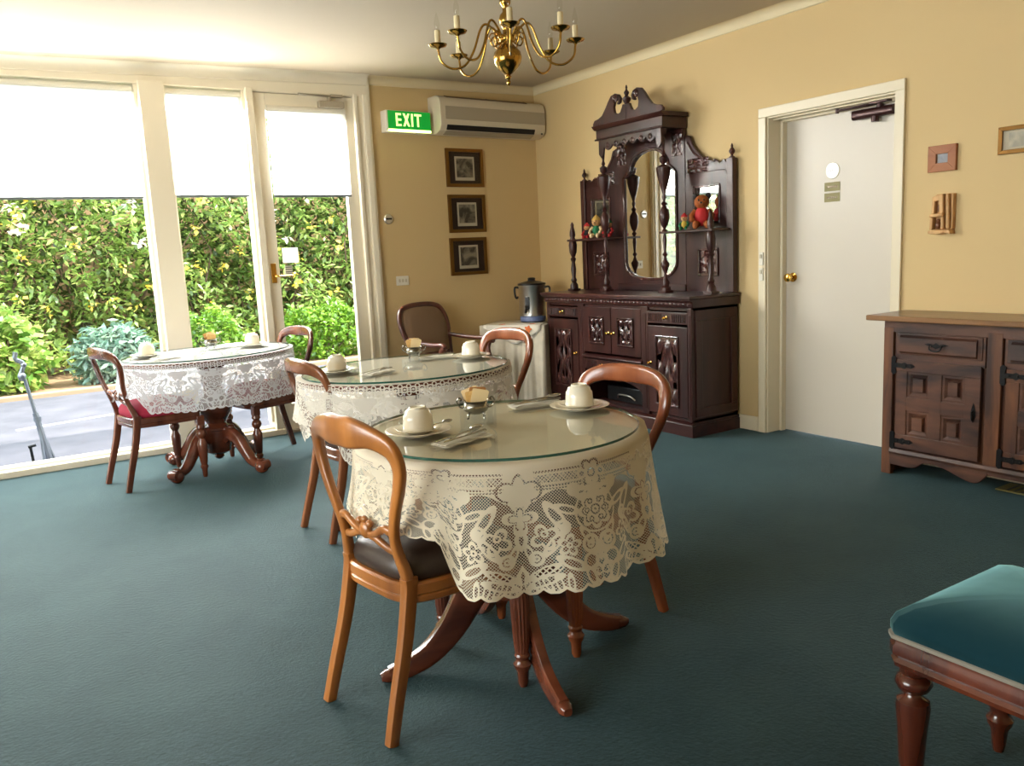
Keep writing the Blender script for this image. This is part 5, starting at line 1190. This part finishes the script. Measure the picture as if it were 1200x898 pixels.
# base moulding and shaped apron
mb = MB(); mb.prism([(LX - .012, .118), (LX - .016, .130), (LX - .010, .148), (LX + .02, .150), (LX + .02, .118)], LY0, LY1 - .05, 'xz'); lp('base_moulding', mb, 'pine', smooth=0, bevel=.003)
def apron(y0, y1):
    ctl = [(0, .058), (.20, .056), (.29, .064), (.36, .092), (.44, .099), (.58, .088), (.74, .060), (.84, .046), (.92, .052), (.97, .078), (1, .099)]
    return [(y1, .12)] + [(y1 + (y0 - y1) * float(p[0]), float(p[1])) for p in catmull(ctl, 5)] + [(y0, .12)]
mb = MB(); mb.prism(apron(2.085, 2.605), LX - .006, LX + .014, 'yz'); lp('apron', mb, 'pine', smooth=0, bevel=.003)
mb = MB(); mb.box(LX - .006, LX + .014, LY0, 2.085, .098, .12); lp('apron_rail', mb, 'pine', smooth=0, bevel=.003)
mb = MB(); mb.prism([(4.155, 1.75), (4.155, 2.10), (4.30, 2.10), (4.30, 1.75)], .001, .008, 'xy'); fv = single('floor_vent', mb, 'tag', 'flat metal floor vent under the rustic sideboard', 'vent', (4.22, 1.92, 0), smooth=0)
mb = MB()
for i in range(9): mb.box(-.055, .062, -.15 + i * .034, -.138 + i * .034, .0075, .0095)
build('vent_slats', mb, 'black', fv)

FR_ = FR
# ---------------------------------------------------------------- draped side table, urn
SC, SA = (3.828, 5.876, 0), math.radians(-53.1)           # set across the corner; local -y is its front
st = thing('side_table', 'small draped side table set across the corner beside the carved sideboard', 'side table', SC, SA)
X0, X1, Y0, Y1 = -.285, .285, -.225, .225
mb = MB(); mb.box(X0 + .01, X1 - .01, Y0 + .01, Y1 - .01, .655, .680); build('tabletop', mb, 'darkw', st, bevel=.004)
for x in (X0 + .05, X1 - .05):
    for y in (Y0 + .05, Y1 - .05): mb = MB(); mb.lathe([(.014, 0), (.022, .05), (.026, .5), (.03, .655)], (x, y, 0), 12); build('leg', mb, 'darkw', st)
mb = MB(); n = 200; vs = []
def rect_pt(t):
    w_, d_ = X1 - X0, Y1 - Y0; q = t * 2 * (w_ + d_)
    if q < w_: return (X0 + q, Y0), (0, -1)
    q -= w_
    if q < d_: return (X1, Y0 + q), (1, 0)
    q -= d_
    if q < w_: return (X1 - q, Y1), (0, 1)
    q -= w_; return (X0, Y1 - q), (-1, 0)
for j in range(10):
    g = max(0, (j - 1) / 8)
    for k in range(n):
        (x, y), (nx_, ny_) = rect_pt(k / n); wv = .018 * g * math.sin(k * .50) + .007 * g * math.sin(k * 1.3 + 1); room = 1 if ny_ < 0 else .25
        vs.append((x + nx_ * (.003 + wv + .012 * g) * room, y + ny_ * (.003 + wv + .012 * g) * room, .004 - .672 * g - (.003 if j else 0)))
fs = [tuple(range(n))]
for j in range(9):
    for k in range(n): fs.append((j * n + k, j * n + (k + 1) % n, (j + 1) * n + (k + 1) % n, (j + 1) * n + k))
mb.add(vs, fs); tc_ = single('draped_cloth', mb, 'curtain', 'pale floor length cloth draped over the corner side table', 'tablecloth', (0, 0, 0), smooth=70)
tc_.location = (SC[0], SC[1], .684); tc_.rotation_euler = (0, 0, SA)
sm = tc_.modifiers.new('thickness', 'SOLIDIFY'); sm.thickness = .003; sm.offset = -1
M['printground'] = plain('printed_cloth_ground', srgb(232, 224, 208), .85)
mb = MB(); FY = Y0 - .014; vs = []; fs = []
for i in range(9):                                   # square cloth laid cornerwise, one corner hanging over the front
    for j in range(13):
        v = j / 12; x = X0 + .04 + v * .50; hang = max(0.0, .17 * (1 - abs(v - .55) / .62))
        if i < 5: vs.append((x, FY - .004 * math.sin(v * 11) * (1 - i / 4), .0 - hang * (1 - i / 4)))
        else: vs.append((x, FY + .010 + (i - 4) / 4 * .26 * (1 - .5 * abs(v - .5)), .0004))
for i in range(8):
    for j in range(12): a_ = i * 13 + j; fs.append((a_, a_ + 1, a_ + 14, a_ + 13))
mb.add(vs, fs); oc = single('printed_cloth', mb, 'printground', 'small pale cloth with orange flowers hanging over the front of the draped side table', 'cloth', (0, 0, 0), smooth=70)
oc.location = (SC[0], SC[1], .6905); oc.rotation_euler = (0, 0, SA)
sm = oc.modifiers.new('thickness', 'SOLIDIFY'); sm.thickness = .002; sm.offset = 1
def print_flower(x, y, z, r, T):
    mb = MB(); pts = [(r * (.80 + .20 * math.cos(5 * q)) * math.cos(q), r * (.80 + .20 * math.cos(5 * q)) * math.sin(q)) for q in [2 * PI * k / 40 for k in range(40)]]
    mb.prism(pts, 0, .0008, 'xy', Matrix.Translation((x, y, z)) @ T); build('printed_flower', mb, 'orange', oc)
UPR = Matrix.Rotation(PI / 2, 4, 'X')
for (x, z, r) in ((.150, -.034, .033), (-.085, -.040, .024), (.030, -.072, .022), (.075, -.030, .014)): print_flower(x, FY - .008, z, r, UPR)
for (x, y, r) in ((-.10, FY + .06, .034), (.16, FY + .07, .030)): print_flower(x, y, .0032, r, Matrix.Identity(4))
UX, UY, UZ = 3.915, 5.815, .6935
t = thing('hot_water_urn', 'stainless steel hot water urn with black lid on the draped side table', 'urn', (UX, UY, UZ), math.radians(215))
mb = MB(); mb.lathe([(.105, .050), (.112, .056), (.112, .300), (.115, .305), (.115, .312), (.108, .314)], n=40); build('tank', mb, 'steel', t)
mb = MB(); mb.lathe([(.098, .0), (.106, .004), (.106, .05), (.098, .054)], n=36); bs = build('base', mb, 'black', t)
M['urnblue'] = plain('urn_blue_band', srgb(96, 110, 150), .4); mb = MB(); mb.lathe([(.1065, .010), (.1085, .014), (.1085, .046), (.1065, .050)], n=36); build('control_band', mb, 'urnblue', bs)
mb = MB(); mb.lathe([(.118, .310), (.120, .316), (.116, .324), (.07, .338), (.034, .344), (.030, .352), (.034, .362), (.026, .370), (.004, .372)], n=36); build('lid', mb, 'black', t)
for s in (-1, 1):
    mb = MB(); mb.tube(catmull([(0, s * .108, .285), (0, s * .148, .292), (0, s * .158, .27), (0, s * .152, .215), (0, s * .140, .20), (0, s * .128, .212)], 4), .009, 8); build('urn_handle', mb, 'black', t)
mb = MB(); mb.cbox((.117, 0, .165), (.016, .034, .10)); mb.tube([(.115, 0, .11), (.15, 0, .11), (.165, 0, .085)], .011, 8); mb.tube([(.15, 0, .115), (.155, 0, .145)], .007, 8); build('tap', mb, 'black', t)

# ---------------------------------------------------------------- armchair by the back wall (local: faces +x)
t = thing('armchair', 'dark framed open armchair with taupe upholstered back against the cream wall', 'armchair', (3.085, 5.66, 0), math.radians(-72))
def oval_back(k):
    h_ = [(-.205 * k, .52), (-.232 * k, .62), (-.255 * k, .72), (-.252 * k, .80), (-.215 * k, .868), (-.13 * k, .897), (0, .904)]; return h_
def bx(z): return -.24 - .16 * (z - .42) / .5
fr = oval_back(1); full = fr + [(-y, z) for y, z in fr[-2::-1]]
full = [(-.185, .40)] + full + [(.185, .40)]
mb = MB(); P = catmull([(bx(z), y, z) for y, z in full], 5); mb.sweep(P, (.020, .018), (1, 0, 0), True, None, .7, 10)
mb.sweep([(bx(.52), -.20, .52), (bx(.50), 0, .505), (bx(.52), .20, .52)], [(.018, .015)] * 3, (1, 0, 0)); build('back_frame', mb, 'armw', t, smooth=60)
mb = MB(); inn_ = catmull([(y * .93, .52 + (z - .52) * .965) for y, z in fr] + [(-y * .93, .52 + (z - .52) * .965) for y, z in fr[-2::-1]], 3); m_ = len(inn_); vs = []
for q, dx in ((1, -.004), (.96, .016), (.7, .026), (.3, .030)):
    for p in inn_: y = p[0] * q; z = .70 + (p[1] - .70) * q; vs.append((bx(z) + dx, y, z))
fs = []
for i in range(3):
    for k in range(m_): fs.append((i * m_ + k, i * m_ + (k + 1) % m_, (i + 1) * m_ + (k + 1) % m_, (i + 1) * m_ + k))
fs += [tuple(range(m_)), tuple(3 * m_ + k for k in range(m_))]; mb.add(vs, fs); build('back_pad', mb, 'taupe', t, smooth=60)
o = [(x * 1.16, y * 1.22) for x, y in seat_outline()]; mb = MB(); mb.prism(o, .34, .42, 'xy'); build('seat_frame', mb, 'armw', t, bevel=.008)
mb = MB(); vs = []
for sc, z in ((.98, .418), (1, .44), (.95, .475), (.7, .495), (.3, .50)): vs += [(x * sc, y * sc, z) for x, y in o]
n = len(o); fs = [tuple(range(n)), tuple(4 * n + k for k in range(n))]
for i in range(4):
    for k in range(n): fs.append((i * n + k, i * n + (k + 1) % n, (i + 1) * n + (k + 1) % n, (i + 1) * n + k))
mb.add(vs, fs); build('seat_pad', mb, 'taupe', t, smooth=60)
for s in (-1, 1):
    mb = MB(); mb.sweep(catmull([(bx(.64) + .01, s * .228, .645), (-.14, s * .255, .625), (.02, s * .272, .618), (.11, s * .275, .622), (.135, s * .275, .605), (.125, s * .275, .588)], 4), (.022, .016), (0, 0, 1), True, None, .7, 10)
    mb.sweep(catmull([(.11, s * .272, .605), (.085, s * .268, .54), (.11, s * .258, .46), (.13, s * .25, .40)], 4), (.016, .018), (1, 0, 0), True, None, .7, 10); build('arm', mb, 'armw', t, smooth=60)
    mb = MB(); mb.sweep(catmull([(.215, s * .225, .36), (.235, s * .235, .25), (.215, s * .228, .12), (.225, s * .235, 0)], 4), [(.024 - .0009 * i, .024 - .0009 * i) for i in range(13)], (1, 0, 0), True, None, .7, 10); build('leg', mb, 'armw', t, smooth=60)
    mb = MB(); mb.sweep(catmull([(-.235, s * .185, .42), (-.24, s * .185, .30), (-.27, s * .19, .12), (-.32, s * .195, 0)], 4), [(.022 - .0006 * i, .022 - .0006 * i) for i in range(13)], (1, 0, 0), True, None, .7, 10); build('leg', mb, 'armw', t, smooth=60)

# ---------------------------------------------------------------- velvet stool at the lower right
t = thing('velvet_stool', 'teal velvet topped stool with braid trim and turned legs, cut by the photo edge', 'stool', (1.822, .775, 0), math.radians(0))
def oct_(hx, hy, c):
    c = min(c, hx * .4, hy * .4); return [(-hx + c, -hy), (hx - c, -hy), (hx, -hy + c), (hx, hy - c), (hx - c, hy), (-hx + c, hy), (-hx, hy - c), (-hx, -hy + c)]
def oct_round(hx, hy, c, per=6):
    P = oct_(hx, hy, c); out = []
    for i in range(8):
        a, b = P[i], P[(i + 1) % 8]
        for k in range(per): out.append((a[0] + (b[0] - a[0]) * k / per, a[1] + (b[1] - a[1]) * k / per))
    return out
HX, HY, CC = .225, .245, .02
def layers(lay, per=6):
    mb = MB(); vs = []; n = 8 * per
    for g, z in lay: vs += [(x, y, z) for x, y in oct_round(HX + g, HY + g, CC, per)]
    fs = [tuple(range(n - 1, -1, -1)), tuple((len(lay) - 1) * n + k for k in range(n))]
    for i in range(len(lay) - 1):
        for k in range(n): fs.append((i * n + k, i * n + (k + 1) % n, (i + 1) * n + (k + 1) % n, (i + 1) * n + k))
    mb.add(vs, fs); return mb
build('seat_pad', layers([(.002, .425), (.006, .435), (.006, .452), (-.002, .470), (-.025, .489), (-.06, .504), (-.10, .514), (-.15, .520), (-.19, .522)]), 'velvet', t, smooth=60)
build('braid', layers([(.004, .419), (.0085, .420), (.0085, .4275), (.004, .429)]), 'gimp', t, smooth=0)
build('seat_rail', layers([(-.006, .352), (.002, .356), (.004, .366), (-.002, .374), (.006, .384), (.006, .402), (.002, .410), (.002, .420)]), 'stoolw', t, smooth=30)
lp_ = [(.012, 0), (.016, .02), (.020, .06), (.028, .075), (.031, .088), (.024, .098), (.021, .108), (.026, .118), (.031, .20), (.036, .255), (.034, .272), (.020, .282), (.018, .290), (.032, .300), (.039, .314), (.036, .326), (.026, .334), (.030, .340), (.030, .356)]
for sx in (-1, 1):
    for sy in (-1, 1): mb = MB(); mb.lathe(lp_, (sx * .190, sy * .205, 0), 28); build('leg', mb, 'stoolw', t, smooth=45)

# ---------------------------------------------------------------- chandelier
HXC, HYC, HZ = 2.125, 3.27, 2.235
t = thing('chandelier', 'polished brass eight arm chandelier with candle lamps hanging from the ceiling', 'chandelier', (HXC, HYC, HZ))
mb = MB(); mb.lathe([(.002, -.205), (.007, -.198), (.010, -.188), (.006, -.180), (.012, -.172), (.014, -.165), (.008, -.158), (.022, -.150), (.045, -.132), (.060, -.105), (.064, -.085), (.060, -.062), (.045, -.045), (.026, -.036), (.022, -.025), (.034, -.012), (.036, .004), (.028, .014), (.018, .020), (.015, .035), (.028, .060), (.033, .078), (.026, .098), (.014, .110), (.013, .13), (.024, .145), (.026, .16), (.014, .175), (.010, .20), (.010, .225)], n=32); build('body', mb, 'chandbrass', t, smooth=60)
zt = zc(HXC) - HZ
mb = MB(); mb.tube([(0, 0, .22), (0, 0, zt - .03)], .006, 8)
for i in range(5): mb.lathe([(.006, 0), (.011, .006), (.006, .012)], (0, 0, .25 + i * .04), 10)
build('stem', mb, 'chandbrass', t)
mb = MB(); mb.lathe([(.008, -.045), (.02, -.04), (.05, -.015), (.058, 0)], (0, 0, zt), 28); build('ceiling_rose', mb, 'chandbrass', t)
for k in range(8):
    A = math.radians(-122 + 2 + 45 * k); c, s = math.cos(A), math.sin(A)
    def at(r, z): return (r * c, r * s, z)
    P = catmull([at(.030, .000), at(.060, .040), at(.092, .062), at(.118, .036), at(.148, -.045), at(.190, -.108), at(.248, -.122), at(.296, -.090), at(.308, -.036)], 5)
    mb = MB(); mb.tube(P, .0052, 8); arm = build('arm', mb, 'chandbrass', t, smooth=70)
    mb = MB(); mb.tube(catmull([at(.034, -.02), at(.058, -.034), at(.072, -.012), at(.056, .006), at(.048, -.010)], 4), .0042, 6); mb.tube(catmull([at(.036, .012), at(.066, .022), at(.078, .002), at(.064, -.010)], 4), .0036, 6); build('scroll', mb, 'chandbrass', arm, smooth=70)
    mb = MB(); mb.lathe([(.006, .018), (.012, .024), (.036, .030), (.042, .038), (.040, .040), (.014, .033), (.013, .044)], at(.308, -.055), 22); build('drip_pan', mb, 'chandbrass', arm)
    mb = MB(); mb.lathe([(.0125, .040), (.0125, .098), (.009, .100)], at(.308, -.055), 16); cd = build('candle', mb, 'candle', arm)
    mb = MB(); mb.lathe([(.006, .098), (.009, .106), (.0125, .122), (.0115, .138), (.006, .158), (.001, .176)], at(.308, -.055), 14); build('flame_bulb', mb, 'bulb', cd, smooth=70)
